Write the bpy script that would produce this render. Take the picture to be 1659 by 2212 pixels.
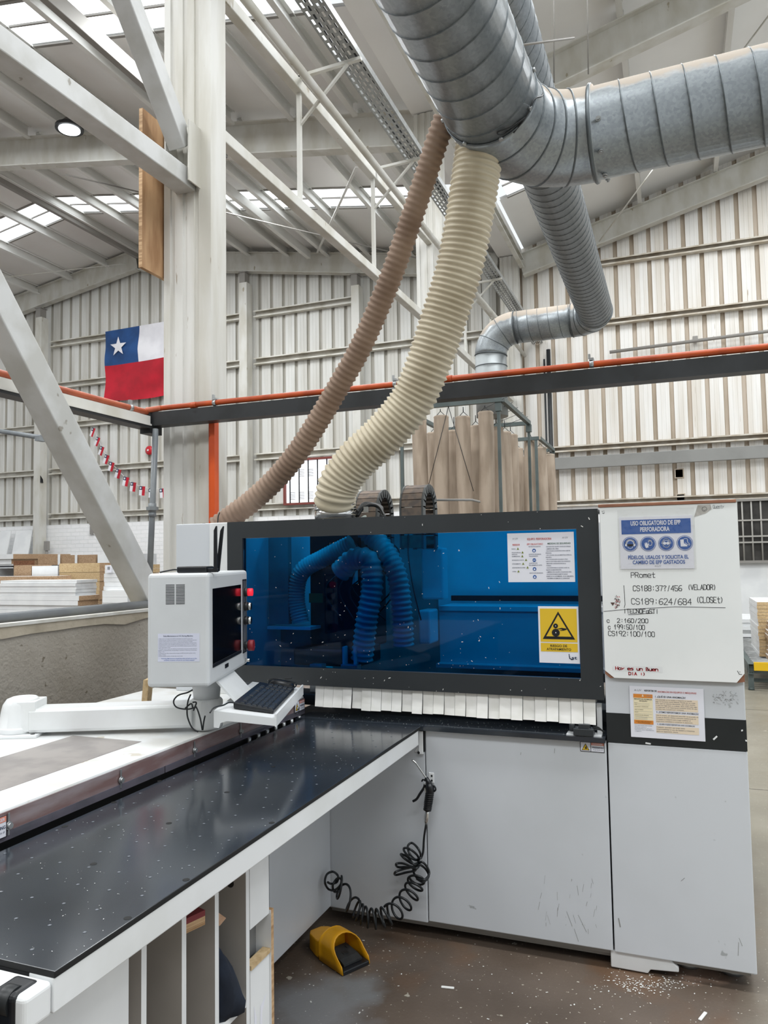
import bpy, math, random
from mathutils import Vector, Matrix
random.seed(7)
S = bpy.context.scene
for o in list(bpy.data.objects): bpy.data.objects.remove(o)
COL = S.collection
# ------------------------------------------------------------------ camera
F, YAW, PIT, ROL, H = 1647.0, 0.36627, 0.06123, -0.015946, 1.65
_cy, _sy = math.cos(YAW), math.sin(YAW)
FW = Vector((-_sy*math.cos(PIT), _cy*math.cos(PIT), math.sin(PIT)))
_r0 = Vector((_cy, _sy, 0)); _u0 = _r0.cross(FW)
RT = _r0*math.cos(ROL) + _u0*math.sin(ROL); UP = -_r0*math.sin(ROL) + _u0*math.cos(ROL)
CAM = Vector((0, 0, H))
cd = bpy.data.cameras.new('camera'); co = bpy.data.objects.new('camera', cd); COL.objects.link(co)
cd.sensor_fit = 'HORIZONTAL'; cd.sensor_width = 36; cd.lens = F/1659*36; cd.clip_start = .05; cd.clip_end = 200
m = Matrix((RT, UP, -FW)).transposed().to_4x4(); m.translation = CAM; co.matrix_world = m
S.camera = co
def on(ax, v, x, y):
    """world point of the photograph's pixel (x, y) on the real plane axis=v"""
    d = FW + RT*((x-829.5)/F) - UP*((y-1106)/F)
    return CAM + d*((v-CAM[ax])/d[ax])
def far(x, y, z):
    return CAM + (FW + RT*((x-829.5)/F) - UP*((y-1106)/F))*z
# ------------------------------------------------------------------ light
W = bpy.data.worlds.new('world'); S.world = W; W.use_nodes = True
bg = W.node_tree.nodes['Background']; bg.inputs[0].default_value = (.91, .96, 1, 1); bg.inputs[1].default_value = 1.6
def area(name, loc, sx, sy, power, rot=(0, 0, 0), col=(.96, .985, 1)):
    l = bpy.data.lights.new(name, 'AREA'); l.shape = 'RECTANGLE'; l.size = sx; l.size_y = sy; l.energy = power; l.color = col
    o = bpy.data.objects.new(name, l); COL.objects.link(o); o.location = loc; o.rotation_euler = rot
area('skylight_glow', (-8.5, 8.05, 9.05), 9.0, .9, 800, (0, .163, 0))
area('skylight_glow', (-8.5, 13.0, 9.05), 9.0, .9, 560, (0, .163, 0))
area('skylight_glow', (-8.5, 2.0, 9.05), 9.0, .9, 800, (0, .163, 0))
area('skylight_glow', (2.0, 2.0, 9.3), 9.0, .9, 800, (0, -.25, 0))
area('skylight_glow', (2.0, 8.05, 9.3), 9.0, .9, 800, (0, -.25, 0))
area('skylight_glow', (2.0, 14.0, 9.3), 9.0, .9, 400, (0, -.25, 0))
area('skylight_glow', (2.0, -3.5, 9.3), 9.0, .9, 800, (0, -.25, 0))
area('skylight_glow', (-8.5, -3.5, 9.05), 9.0, .9, 800, (0, .163, 0))
S.view_settings.view_transform = 'Standard'; S.view_settings.look = 'None'
S.view_settings.exposure = -0.62; S.view_settings.gamma = 1; S.view_settings.use_curve_mapping = False
# ------------------------------------------------------------------ materials
def lin(c):
    if isinstance(c, str): c = [int(c[i:i+2], 16) for i in (0, 2, 4)]
    return [((v/255)/12.92 if v/255 <= .04045 else ((v/255+.055)/1.055)**2.4) for v in c] + [1]
MATS = {}
def M(name, c1, c2=None, scale=3.0, lo=.42, hi=.62, rough=.5, metal=0, bump=0, bscale=None, stretch=(1, 1, 1), spec=.5, detail=5, c3=None, s3=40, t3=.68, emit=0, vor=False, dust=None):
    if name in MATS: return MATS[name]
    mt = bpy.data.materials.new(name); mt.use_nodes = True; nt = mt.node_tree; N = nt.nodes; L = nt.links
    b = N['Principled BSDF']; b.inputs['Roughness'].default_value = rough; b.inputs['Metallic'].default_value = metal
    b.inputs['Specular IOR Level'].default_value = spec
    b.inputs['Base Color'].default_value = lin(c1)
    if emit:
        b.inputs['Emission Color'].default_value = lin(c1); b.inputs['Emission Strength'].default_value = emit
    geo = N.new('ShaderNodeNewGeometry'); mp = N.new('ShaderNodeMapping'); mp.inputs['Scale'].default_value = stretch
    L.new(geo.outputs['Position'], mp.inputs[0]); out = None
    if c2 is not None:
        if vor:
            t = N.new('ShaderNodeTexVoronoi'); t.inputs['Scale'].default_value = scale; fac = t.outputs['Color']
        else:
            t = N.new('ShaderNodeTexNoise'); t.inputs['Scale'].default_value = scale; t.inputs['Detail'].default_value = detail; fac = t.outputs[0]
        L.new(mp.outputs[0], t.inputs['Vector'])
        rp = N.new('ShaderNodeValToRGB'); rp.color_ramp.elements[0].position = lo; rp.color_ramp.elements[1].position = hi
        rp.color_ramp.elements[0].color = lin(c1); rp.color_ramp.elements[1].color = lin(c2)
        L.new(fac, rp.inputs[0]); out = rp.outputs[0]
    if c3 is not None:
        t = N.new('ShaderNodeTexNoise'); t.inputs['Scale'].default_value = s3; t.inputs['Detail'].default_value = 3
        L.new(mp.outputs[0], t.inputs['Vector'])
        rp = N.new('ShaderNodeValToRGB'); rp.color_ramp.elements[0].position = t3; rp.color_ramp.elements[1].position = t3+.03
        rp.color_ramp.elements[0].color = (0, 0, 0, 1); rp.color_ramp.elements[1].color = (1, 1, 1, 1)
        L.new(t.outputs[0], rp.inputs[0]); mx = N.new('ShaderNodeMixRGB'); L.new(rp.outputs[0], mx.inputs[0])
        if out: L.new(out, mx.inputs[1])
        else: mx.inputs[1].default_value = lin(c1)
        mx.inputs[2].default_value = lin(c3); out = mx.outputs[0]
    if dust is not None:   # dust settled on upward faces
        sx = N.new('ShaderNodeSeparateXYZ'); L.new(geo.outputs['Normal'], sx.inputs[0])
        t = N.new('ShaderNodeTexNoise'); t.inputs['Scale'].default_value = 9; t.inputs['Detail'].default_value = 6
        L.new(geo.outputs['Position'], t.inputs['Vector'])
        ad = N.new('ShaderNodeMath'); ad.operation = 'MULTIPLY_ADD'; L.new(t.outputs[0], ad.inputs[0]); ad.inputs[1].default_value = .5; L.new(sx.outputs[2], ad.inputs[2])
        rp = N.new('ShaderNodeValToRGB'); rp.color_ramp.elements[0].position = .56; rp.color_ramp.elements[1].position = .70
        rp.color_ramp.elements[0].color = (0, 0, 0, 1); rp.color_ramp.elements[1].color = (1, 1, 1, 1)
        L.new(ad.outputs[0], rp.inputs[0]); mx = N.new('ShaderNodeMixRGB'); L.new(rp.outputs[0], mx.inputs[0])
        if out: L.new(out, mx.inputs[1])
        else: mx.inputs[1].default_value = lin(c1)
        mx.inputs[2].default_value = lin(dust); out = mx.outputs[0]
        iv = N.new('ShaderNodeMath'); iv.operation = 'MULTIPLY_ADD'; L.new(rp.outputs[0], iv.inputs[0]); iv.inputs[1].default_value = -metal; iv.inputs[2].default_value = metal
        L.new(iv.outputs[0], b.inputs['Metallic'])
        ir = N.new('ShaderNodeMath'); ir.operation = 'MULTIPLY_ADD'; L.new(rp.outputs[0], ir.inputs[0]); ir.inputs[1].default_value = .9-rough; ir.inputs[2].default_value = rough
        L.new(ir.outputs[0], b.inputs['Roughness'])
    if out: L.new(out, b.inputs['Base Color'])
    if bump:
        t = N.new('ShaderNodeTexNoise'); t.inputs['Scale'].default_value = bscale or scale; t.inputs['Detail'].default_value = 6
        L.new(mp.outputs[0], t.inputs['Vector']); bp = N.new('ShaderNodeBump'); bp.inputs['Strength'].default_value = bump; bp.inputs['Distance'].default_value = .01
        L.new(t.outputs[0], bp.inputs['Height']); L.new(bp.outputs[0], b.inputs['Normal'])
    MATS[name] = mt; return mt
m_machine = M('machine_white_paint', 'd3d7dc', 'cbcfd3', scale=1.3, rough=.38, c3='a9adaf', s3=14, t3=.735)
m_white = M('white_enamel', 'e9ebec', 'dfe1e0', scale=4, rough=.3)
m_deck = M('deck_white_paint', 'e6e8e8', 'd8d7d2', scale=6, rough=.35, c3='c9c2b4', s3=9, t3=.66)
m_console = M('console_paint', 'd3d6d8', 'cbced0', scale=3, rough=.42)
m_dark = M('charcoal_paint', '2d3134', '313538', scale=3, rough=.42)
m_black = M('black_plastic', '14161a', '1a1d22', scale=30, rough=.35)
m_blackm = M('matt_black', '0c0d0e', rough=.7)
m_rubber = M('black_rubber_hose', '1a1d1f', rough=.4)
m_table = M('black_phenolic_board', '24292f', '353b42', scale=2.2, lo=.35, hi=.75, rough=.14, spec=.85)
m_panelgrey = M('grey_laminate_and_shade', '99938f', '87827f', scale=8, rough=.45)
m_alu = M('aluminium', 'b9bcbd', 'a7aaab', scale=20, rough=.35, metal=.8)
m_chrome = M('chrome', 'd8d8d6', rough=.18, metal=1)
m_pink = M('brown_strip_behind_clear_plastic', '7c6462', '94888a', scale=7, rough=.2, stretch=(1, .5, 3))
m_plastic = M('clear_plastic_edge', '64606a', '57565e', scale=9, rough=.15)
m_steelw = M('white_painted_steel', 'd2d1cb', 'c2bfb4', scale=3, rough=.5, stretch=(1, 1, .4), c3='a39a86', s3=7, t3=.7)
m_colw = M('dirty_white_column_paint', 'd2d1cc', 'c0bdb3', scale=2.2, rough=.6, stretch=(2.2, 2.2, .35), c3='a2988a', s3=11, t3=.71, bump=.05, bscale=40)
m_purlin = M('purlin_paint', 'e4e4e1', 'd6d5d0', scale=2, rough=.45, stretch=(1, .3, 1))
m_beamw = M('grey_white_beam_paint', 'c4c5c4', 'b4b4b0', scale=4, rough=.5, c3='8f8b82', s3=8, t3=.7)
m_roof = M('roof_sheet_underside', 'f0f0ee', 'e8e7e5', scale=.5, rough=.7)
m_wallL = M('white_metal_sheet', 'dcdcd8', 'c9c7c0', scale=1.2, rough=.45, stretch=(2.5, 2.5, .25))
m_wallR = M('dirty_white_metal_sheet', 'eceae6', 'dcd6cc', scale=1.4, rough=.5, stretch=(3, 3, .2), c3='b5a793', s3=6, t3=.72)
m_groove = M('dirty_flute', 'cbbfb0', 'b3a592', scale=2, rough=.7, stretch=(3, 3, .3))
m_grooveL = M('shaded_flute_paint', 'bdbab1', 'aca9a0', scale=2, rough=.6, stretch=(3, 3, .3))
m_girt = M('girt_paint', 'dedcd4', 'c3bfb2', scale=3, rough=.45, dust='a99c86')
m_girtR = M('dirty_girt_paint', 'd3cdc1', 'b7ab98', scale=4, rough=.6, dust='8d7d68')
m_brick = None
m_conc = M('rough_concrete', 'aca69c', '8f877a', scale=1.6, lo=.35, hi=.7, rough=.9, bump=.5, bscale=45, c3='756c5e', s3=16, t3=.70)
m_conctop = M('mortar_cap', 'bcb2a0', 'a79d8b', scale=6, rough=.9, bump=.4, bscale=30)
m_galv = M('galvanised_sheet', 'a0a6a9', '8f9599', scale=85, lo=.1, hi=.9, rough=.36, metal=.55, vor=True, dust='b0a598')
m_galv2 = M('spiral_duct_sheet', '83888b', '777c7f', scale=70, lo=.1, hi=.9, rough=.45, metal=.6, vor=True, dust='aaa196')
m_seam = M('duct_seam', '6a7073', rough=.45, metal=.7)
m_hoseb = M('brown_dusty_hose', '9c8573', '87705f', scale=5, rough=.75)
m_hosec = M('cream_hose', 'cfc4ab', 'b9ac92', scale=4, rough=.45)
m_hosed = M('hose_inside_machine', 'b9c4bb', '9aa69f', scale=5, rough=.4)
m_orange = M('orange_pipe', 'c4531f', 'a8441b', scale=6, rough=.4)
m_orangev = M('orange_duct_post', 'd2541a', 'c0481a', scale=3, rough=.45)
m_bdark = M('blackened_steel', '323436', '2a2c2d', scale=5, rough=.45, metal=.3, c3='2a2b2b', s3=6, t3=.66)
m_gpipe = M('grey_pipe', '7b8082', '70757a', scale=8, rough=.4)
m_tray = M('zinc_cable_tray', '9a9c9b', '8b8d8c', scale=20, rough=.4, metal=.5)
m_bag = M('dusty_filter_cloth', 'b5a594', '9f8f7e', scale=5, rough=.95, stretch=(2, 2, .4))
m_frame = M('grey_green_frame', '596463', '4e5958', scale=6, rough=.5)
m_chain = M('dusty_drag_chain', '8a7a6c', '6f6660', scale=25, rough=.7)
m_chaind = M('drag_chain_side', '5e605f', rough=.6)
m_ply = M('plywood_face', 'bf9a74', 'a67f5b', scale=5, rough=.6, stretch=(1, 3, .5))
m_plyedge = M('plywood_edge', 'c8a67f', '9d7a55', scale=60, rough=.7, stretch=(.1, .1, 1))
m_chip = M('chipboard_edge', 'b29678', '9a7d60', scale=60, rough=.9)
m_tan = M('tan_chipboard_edge', 'c6ad86', 'b3986f', scale=60, rough=.9)
m_bwhite = M('white_melamine', 'eceeee', 'e3e5e6', scale=3, rough=.4)
m_bgrey = M('grey_melamine_edge', 'c9ccce', 'bfc2c5', scale=9, rough=.5)
m_paper = M('white_paper', 'e9eaf2', rough=.6)
m_paperw = M('whiteboard_melamine', 'f1f3f2', 'ebeeed', scale=2, rough=.25)
m_wood = M('brown_wood_edge', '9a6a52', '7f5440', scale=30, rough=.7, stretch=(.2, 1, 1))
m_yellow = M('pedal_yellow', 'e2a20e', 'd4960a', scale=8, rough=.4)
m_yellow2 = M('safety_yellow', 'e3b718', rough=.45)
m_signy = M('sign_yellow', 'e6bf32', rough=.4)
m_ink = M('black_ink', '17181c', rough=.5)
m_marker = M('black_marker', '2f3236', rough=.5)
m_navy = M('navy_ink', '2b3a55', rough=.5)
m_redink = M('red_marker', 'c2343a', rough=.5)
m_redtxt = M('red_print', 'c4504a', rough=.5)
m_blue = M('sign_blue', '1c57a5', rough=.4)
m_orangep = M('print_orange', 'dd8a38', rough=.5)
m_cream = M('print_cream', 'efe3c0', rough=.5)
m_sand = M('print_sand', 'ead9c0', rough=.5)
m_green = M('print_green', '7d8a3c', rough=.5)
m_greyt = M('print_grey', '8f9296', rough=.5)
m_salmon = M('print_salmon', 'e0917c', rough=.5)
m_red = M('bell_red', 'c0202c', rough=.35)
m_flagr = M('flag_red', 'c2142c', 'a81024', scale=2, rough=.7)
m_flagb = M('flag_blue', '1d4c86', '173f72', scale=2, rough=.7)
m_flagw = M('flag_white', 'e9e8ec', 'dcdbe0', scale=2, rough=.7)
m_cloth = M('navy_cloth', '1c2636', '131a26', scale=12, rough=.95, bump=.4, bscale=14)
m_dirt = M('curtain_strip', 'f3f2ee', 'ecebe5', scale=14, rough=.6)
m_pvc = M('grey_pvc', 'b9b9b4', rough=.45)
m_brownp = M('tissue', 'c9a78c', 'a98468', scale=30, rough=.9)
m_redwood = M('red_board_face', '7c2f33', rough=.6)
m_dustspeck = M('wood_dust_specks', 'e0e0dc', rough=.9)
m_slotshade = M('shade_painted_board_face', 'b3ada6', 'a9a39b', scale=3, rough=.6)  # under-table shade in the slots painted into the board faces as grey
m_screen = M('dark_screen', '0b0d10', rough=.12)
m_redl = M('red_lamp', 'e8283a', rough=.3, emit=1.2)
m_sky = M('skylight_sheet', 'f6fbff', rough=.5, emit=3.6)
m_lamp = M('lamp_glow', 'f4fbff', rough=.5, emit=9)
m_winlit = M('backlit_pane', 'f2f5fb', rough=.5, emit=1.4)
m_windark = M('dark_pane', '2c2a28', '4a4845', scale=2.5, rough=.3)
m_bars = M('grey_bars', '8d8a85', rough=.6)
m_rust = M('rusty_red_frame', '7c3d36', rough=.7)
m_under = M('black_underside', '101113', rough=.8)
m_valve = M('brass_tape', 'b09a4a', rough=.5, metal=.4)
# tinted pane: lets blue through, with a clear-coat reflection
mt = bpy.data.materials.new('blue_tinted_pane'); mt.use_nodes = True; nt = mt.node_tree; nt.nodes.clear()
_o = nt.nodes.new('ShaderNodeOutputMaterial'); _t = nt.nodes.new('ShaderNodeBsdfTransparent'); _g = nt.nodes.new('ShaderNodeBsdfGlossy'); _x = nt.nodes.new('ShaderNodeMixShader')
_t.inputs[0].default_value = (.012, .46, .76, 1); _g.inputs['Roughness'].default_value = .03; _g.inputs[0].default_value = (.85, .9, 1, 1)
_f = nt.nodes.new('ShaderNodeFresnel'); _f.inputs[0].default_value = 1.24
nt.links.new(_f.outputs[0], _x.inputs[0]); nt.links.new(_t.outputs[0], _x.inputs[1]); nt.links.new(_g.outputs[0], _x.inputs[2]); nt.links.new(_x.outputs[0], _o.inputs[0])
m_glass = mt
mt = bpy.data.materials.new('clear_sleeve'); mt.use_nodes = True; nt = mt.node_tree; nt.nodes.clear()
_o = nt.nodes.new('ShaderNodeOutputMaterial'); _t = nt.nodes.new('ShaderNodeBsdfTransparent'); _g = nt.nodes.new('ShaderNodeBsdfGlossy'); _x = nt.nodes.new('ShaderNodeMixShader')
_g.inputs['Roughness'].default_value = .12; _x.inputs[0].default_value = .16
_n = nt.nodes.new('ShaderNodeTexNoise'); _n.inputs['Scale'].default_value = 22; _b = nt.nodes.new('ShaderNodeBump'); _b.inputs['Strength'].default_value = .6; _b.inputs['Distance'].default_value = .02
_gg = nt.nodes.new('ShaderNodeNewGeometry'); nt.links.new(_gg.outputs['Position'], _n.inputs['Vector']); nt.links.new(_n.outputs[0], _b.inputs['Height']); nt.links.new(_b.outputs[0], _g.inputs['Normal'])
nt.links.new(_t.outputs[0], _x.inputs[1]); nt.links.new(_g.outputs[0], _x.inputs[2]); nt.links.new(_x.outputs[0], _o.inputs[0])
m_sleeve = mt
def floor_mat():
    mt = bpy.data.materials.new('worn_concrete_floor'); mt.use_nodes = True; nt = mt.node_tree; N = nt.nodes; L = nt.links; b = N['Principled BSDF']
    g = N.new('ShaderNodeNewGeometry')
    def noise(sc, det=6):
        t = N.new('ShaderNodeTexNoise'); t.inputs['Scale'].default_value = sc; t.inputs['Detail'].default_value = det; L.new(g.outputs['Position'], t.inputs['Vector']); return t.outputs[0]
    def ramp(f, p0, c0, p1, c1):
        r = N.new('ShaderNodeValToRGB'); r.color_ramp.elements[0].position = p0; r.color_ramp.elements[1].position = p1
        r.color_ramp.elements[0].color = lin(c0) if isinstance(c0, str) else c0; r.color_ramp.elements[1].color = lin(c1) if isinstance(c1, str) else c1
        L.new(f, r.inputs[0]); return r.outputs[0]
    def mix(f, a, c):
        x = N.new('ShaderNodeMixRGB'); L.new(f, x.inputs[0]); L.new(a, x.inputs[1])
        if isinstance(c, str): x.inputs[2].default_value = lin(c)
        else: L.new(c, x.inputs[2])
        return x.outputs[0]
    K, Wh = (0, 0, 0, 1), (1, 1, 1, 1)
    brown = ramp(noise(1.6), .35, '54483e', .68, '6c5f54')
    brown = mix(ramp(noise(2.1, 3), .56, K, .66, Wh), brown, '66503f')
    pale = ramp(noise(1.1), .35, '7d7769', .7, '8f8a7d')
    sp = N.new('ShaderNodeSeparateXYZ'); L.new(g.outputs['Position'], sp.inputs[0])
    ad = N.new('ShaderNodeMath'); ad.operation = 'MULTIPLY_ADD'; L.new(noise(1.3), ad.inputs[0]); ad.inputs[1].default_value = .5; L.new(sp.outputs[0], ad.inputs[2])
    base = mix(ramp(ad.outputs[0], .36, K, .62, Wh), brown, pale)
    base = mix(ramp(noise(70, 2), .69, K, .72, Wh), base, 'b9b2a4')
    base = mix(ramp(noise(19, 2), .72, K, .735, Wh), base, 'a9a294')
    wv = N.new('ShaderNodeMath'); wv.operation = 'PINGPONG'; L.new(sp.outputs[1], wv.inputs[0]); wv.inputs[1].default_value = 1.5
    jm = N.new('ShaderNodeMath'); jm.operation = 'MULTIPLY'; L.new(ramp(wv.outputs[0], .004, Wh, .010, K), jm.inputs[0]); L.new(ramp(ad.outputs[0], .5, K, .8, Wh), jm.inputs[1])
    base = mix(jm.outputs[0], base, '3c372f')
    for (cx_, cy_, r0_, r1_, c_) in ((-1.30, 2.62, .13, .24, '85878a'), (-1.22, 2.78, .07, .13, '7d7f80'), (.0, 3.36, .09, .12, '9a8070')):   # old paint patches
        ds = N.new('ShaderNodeVectorMath'); ds.operation = 'DISTANCE'; L.new(g.outputs['Position'], ds.inputs[0]); ds.inputs[1].default_value = (cx_, cy_, 0)
        aa = N.new('ShaderNodeMath'); aa.operation = 'MULTIPLY_ADD'; L.new(noise(7), aa.inputs[0]); aa.inputs[1].default_value = .25; L.new(ds.outputs['Value'], aa.inputs[2])
        base = mix(ramp(aa.outputs[0], r0_+.1, (.75, .75, .75, 1), r1_+.14, K), base, c_)
    L.new(base, b.inputs['Base Color']); L.new(ramp(noise(4), .3, (.28, .28, .28, 1), .7, (.55, .55, .55, 1)), b.inputs['Roughness'])
    bp = N.new('ShaderNodeBump'); bp.inputs['Strength'].default_value = .15; bp.inputs['Distance'].default_value = .01; L.new(noise(60), bp.inputs['Height']); L.new(bp.outputs[0], b.inputs['Normal'])
    return mt
m_floor = floor_mat()
def brick_mat():
    mt = bpy.data.materials.new('white_painted_brick'); mt.use_nodes = True; nt = mt.node_tree; N = nt.nodes; L = nt.links; b = N['Principled BSDF']
    g = N.new('ShaderNodeNewGeometry'); mp = N.new('ShaderNodeMapping'); mp.inputs['Rotation'].default_value = (math.pi/2, 0, 0); L.new(g.outputs['Position'], mp.inputs[0])
    t = N.new('ShaderNodeTexBrick'); t.inputs['Scale'].default_value = 1; t.inputs['Brick Width'].default_value = .3; t.inputs['Row Height'].default_value = .11; t.inputs['Mortar Size'].default_value = .008
    t.inputs['Color1'].default_value = lin('fbfbfb'); t.inputs['Color2'].default_value = lin('f6f7f8'); t.inputs['Mortar'].default_value = lin('eef0f0'); L.new(mp.outputs[0], t.inputs['Vector'])
    n = N.new('ShaderNodeTexNoise'); n.inputs['Scale'].default_value = 12; L.new(mp.outputs[0], n.inputs['Vector'])
    a = N.new('ShaderNodeMath'); a.operation = 'MULTIPLY_ADD'; L.new(n.outputs[0], a.inputs[0]); a.inputs[1].default_value = .6; L.new(t.outputs['Fac'], a.inputs[2])
    bp = N.new('ShaderNodeBump'); bp.invert = True; bp.inputs['Strength'].default_value = .7; bp.inputs['Distance'].default_value = .02; L.new(a.outputs[0], bp.inputs['Height']); L.new(bp.outputs[0], b.inputs['Normal'])
    L.new(t.outputs['Color'], b.inputs['Base Color']); b.inputs['Roughness'].default_value = .7; return mt
m_brick = brick_mat()
# ------------------------------------------------------------------ mesh builder
V = Vector
class MB:
    def __init__(s): s.v = []; s.f = []; s.m = []; s.s = []
    def face(s, idx, mi=0, sm=False): s.f.append(idx); s.m.append(mi); s.s.append(sm)
    def quad(s, a, b, c, d, mi=0):
        n = len(s.v); s.v += [V(a), V(b), V(c), V(d)]; s.face((n, n+1, n+2, n+3), mi)
    def poly(s, pts, mi=0):
        n = len(s.v); s.v += [V(p) for p in pts]; s.face(tuple(range(n, n+len(pts))), mi)
    def box(s, x0, x1, y0, y1, z0, z1, mi=0, side=None):
        s.obox(V(((x0+x1)/2, (y0+y1)/2, (z0+z1)/2)), V((1, 0, 0)), V((0, 1, 0)), V((0, 0, 1)), abs(x1-x0)/2, abs(y1-y0)/2, abs(z1-z0)/2, mi, side)
    def obox(s, c, a, b, u, ha, hb, hu, mi=0, side=None):
        n = len(s.v); c = V(c)
        for k in (-1, 1):
            for j in (-1, 1):
                for i in (-1, 1): s.v.append(c + a*(i*ha) + b*(j*hb) + u*(k*hu))
        fs = [(0, 2, 3, 1), (4, 5, 7, 6), (0, 1, 5, 4), (2, 6, 7, 3), (0, 4, 6, 2), (1, 3, 7, 5)]   # -u +u -b +b -a +a
        for k, q in enumerate(fs): s.face(tuple(n+i for i in q), mi if side is None else side[k])
    def prism(s, prof, p0, p1, up=V((0, 0, 1)), mi=0, cap=True, scale1=1.0):
        """profile (side, up) extruded p0 -> p1"""
        p0 = V(p0); p1 = V(p1); d = (p1-p0).normalized(); a = d.cross(V(up)); a.normalize(); u = a.cross(d)
        n = len(s.v); k = len(prof)
        for p, sc in ((p0, 1.0), (p1, scale1)): s.v += [p + a*(q[0]*sc) + u*(q[1]*sc) for q in prof]
        for i in range(k):
            j = (i+1) % k; s.face((n+i, n+j, n+k+j, n+k+i), mi)
        if cap: s.face(tuple(n+k-1-i for i in range(k)), mi); s.face(tuple(n+k+i for i in range(k)), mi)
    def beam(s, p0, p1, w, h, up=V((0, 0, 1)), mi=0): s.prism([(-w/2, -h/2), (w/2, -h/2), (w/2, h/2), (-w/2, h/2)], p0, p1, up, mi)
    def sweep(s, pts, rad, seg=12, cap=True, mi=0, sm=True, mif=None):
        pts = [V(p) for p in pts]; N = len(pts); n0 = len(s.v)
        t = (pts[1]-pts[0]).normalized(); a = t.orthogonal().normalized()
        for i, p in enumerate(pts):
            t2 = (pts[min(i+1, N-1)]-pts[max(i-1, 0)])
            if t2.length < 1e-9: t2 = t
            t2.normalize(); a = (a - t2*a.dot(t2)); a.normalize(); b = t2.cross(a); t = t2
            r = rad[i] if isinstance(rad, (list, tuple)) else rad
            for k in range(seg):
                g = 2*math.pi*k/seg; s.v.append(p + (a*math.cos(g) + b*math.sin(g))*r)
        for i in range(N-1):
            mm = mi if mif is None else mif(i)
            for k in range(seg):
                j = (k+1) % seg; s.face((n0+i*seg+k, n0+i*seg+j, n0+(i+1)*seg+j, n0+(i+1)*seg+k), mm, sm)
        if cap:
            s.face(tuple(n0+seg-1-k for k in range(seg)), mi); s.face(tuple(n0+(N-1)*seg+k for k in range(seg)), mi)
    def cyl(s, p0, p1, r, seg=16, mi=0, r1=None, sm=True): s.sweep([p0, p1], [r, r if r1 is None else r1], seg, True, mi, sm)
    def loft(s, rings, mi=0, sm=True, cap=True):
        n0 = len(s.v); k = len(rings[0])
        for r in rings: s.v += [V(p) for p in r]
        for i in range(len(rings)-1):
            for j in range(k):
                q = (j+1) % k; s.face((n0+i*k+j, n0+i*k+q, n0+(i+1)*k+q, n0+(i+1)*k+j), mi, sm)
        if cap: s.face(tuple(n0+k-1-j for j in range(k)), mi); s.face(tuple(n0+(len(rings)-1)*k+j for j in range(k)), mi)
OFF = {}
def obj(name, mb, mats, parent=None, label=None, cat=None, group=None, kind=None, bevel=0, seg=2, origin=None):
    if not isinstance(mats, (list, tuple)): mats = [mats]
    if parent is not None: off = OFF[parent.name]
    elif origin is not None: off = V(origin)
    else:
        xs = [v.x for v in mb.v]; ys = [v.y for v in mb.v]; zs = [v.z for v in mb.v]
        off = V(((min(xs)+max(xs))/2, (min(ys)+max(ys))/2, min(zs)))
    me = bpy.data.meshes.new(name); me.from_pydata([tuple(v-off) for v in mb.v], [], mb.f)
    for mt in mats: me.materials.append(mt)
    me.polygons.foreach_set('material_index', mb.m); me.polygons.foreach_set('use_smooth', mb.s); me.update()
    o = bpy.data.objects.new(name, me); COL.objects.link(o); OFF[o.name] = off
    if parent is not None: o.parent = parent
    else: o.location = off
    if label: o['label'] = label
    if cat: o['category'] = cat
    if group: o['group'] = group
    if kind: o['kind'] = kind
    if bevel:
        bv = o.modifiers.new('bevel', 'BEVEL'); bv.width = bevel; bv.segments = seg; bv.limit_method = 'ANGLE'; bv.angle_limit = math.radians(40)
    return o
def thing(name, label, cat, loc, group=None):
    o = bpy.data.objects.new(name, None); COL.objects.link(o); o.location = loc; o.empty_display_size = .1
    o['label'] = label; o['category'] = cat
    if group: o['group'] = group
    OFF[o.name] = V(loc); return o
def one(fn, *a, **k):
    mb = MB(); getattr(mb, fn)(*a, **k); return mb
def cr(P, n=12, closed=False):
    P = [V(p) for p in P]; out = []; Q = [P[0]*2-P[1]] + P + [P[-1]*2-P[-2]]
    for i in range(1, len(Q)-2):
        for k in range(n):
            t = k/n; a, b, c, d = Q[i-1], Q[i], Q[i+1], Q[i+2]
            out.append(.5*((2*b) + (c-a)*t + (2*a-5*b+4*c-d)*t*t + (3*b-a-3*c+d)*t**3))
    out.append(P[-1]); return out
def resample(P, step):
    out = [P[0]]; acc = 0
    for a, b in zip(P[:-1], P[1:]):
        L = (b-a).length; t = step-acc
        while t <= L:
            out.append(a+(b-a)*(t/L)); t += step
        acc = (acc+L) % step
    return out
def iprof(w, h, tf=.018, tw=.012): return [(-w/2, 0), (w/2, 0), (w/2, tf), (tw/2, tf), (tw/2, h-tf), (w/2, h-tf), (w/2, h), (-w/2, h), (-w/2, h-tf), (-tw/2, h-tf), (-tw/2, tf), (-w/2, tf)]
def cprof(w, h, t=.006, lip=.02): return [(-w/2, 0), (w/2, 0), (w/2, lip), (w/2-t, lip), (w/2-t, t), (-w/2+t, t), (-w/2+t, h-t), (w/2-t, h-t), (w/2-t, h-lip), (w/2, h-lip), (w/2, h), (-w/2, h)]
ORD = ['first', 'second', 'third', 'fourth', 'fifth', 'sixth', 'seventh', 'eighth', 'ninth', 'tenth', 'eleventh', 'twelfth', 'thirteenth', 'fourteenth']
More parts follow.
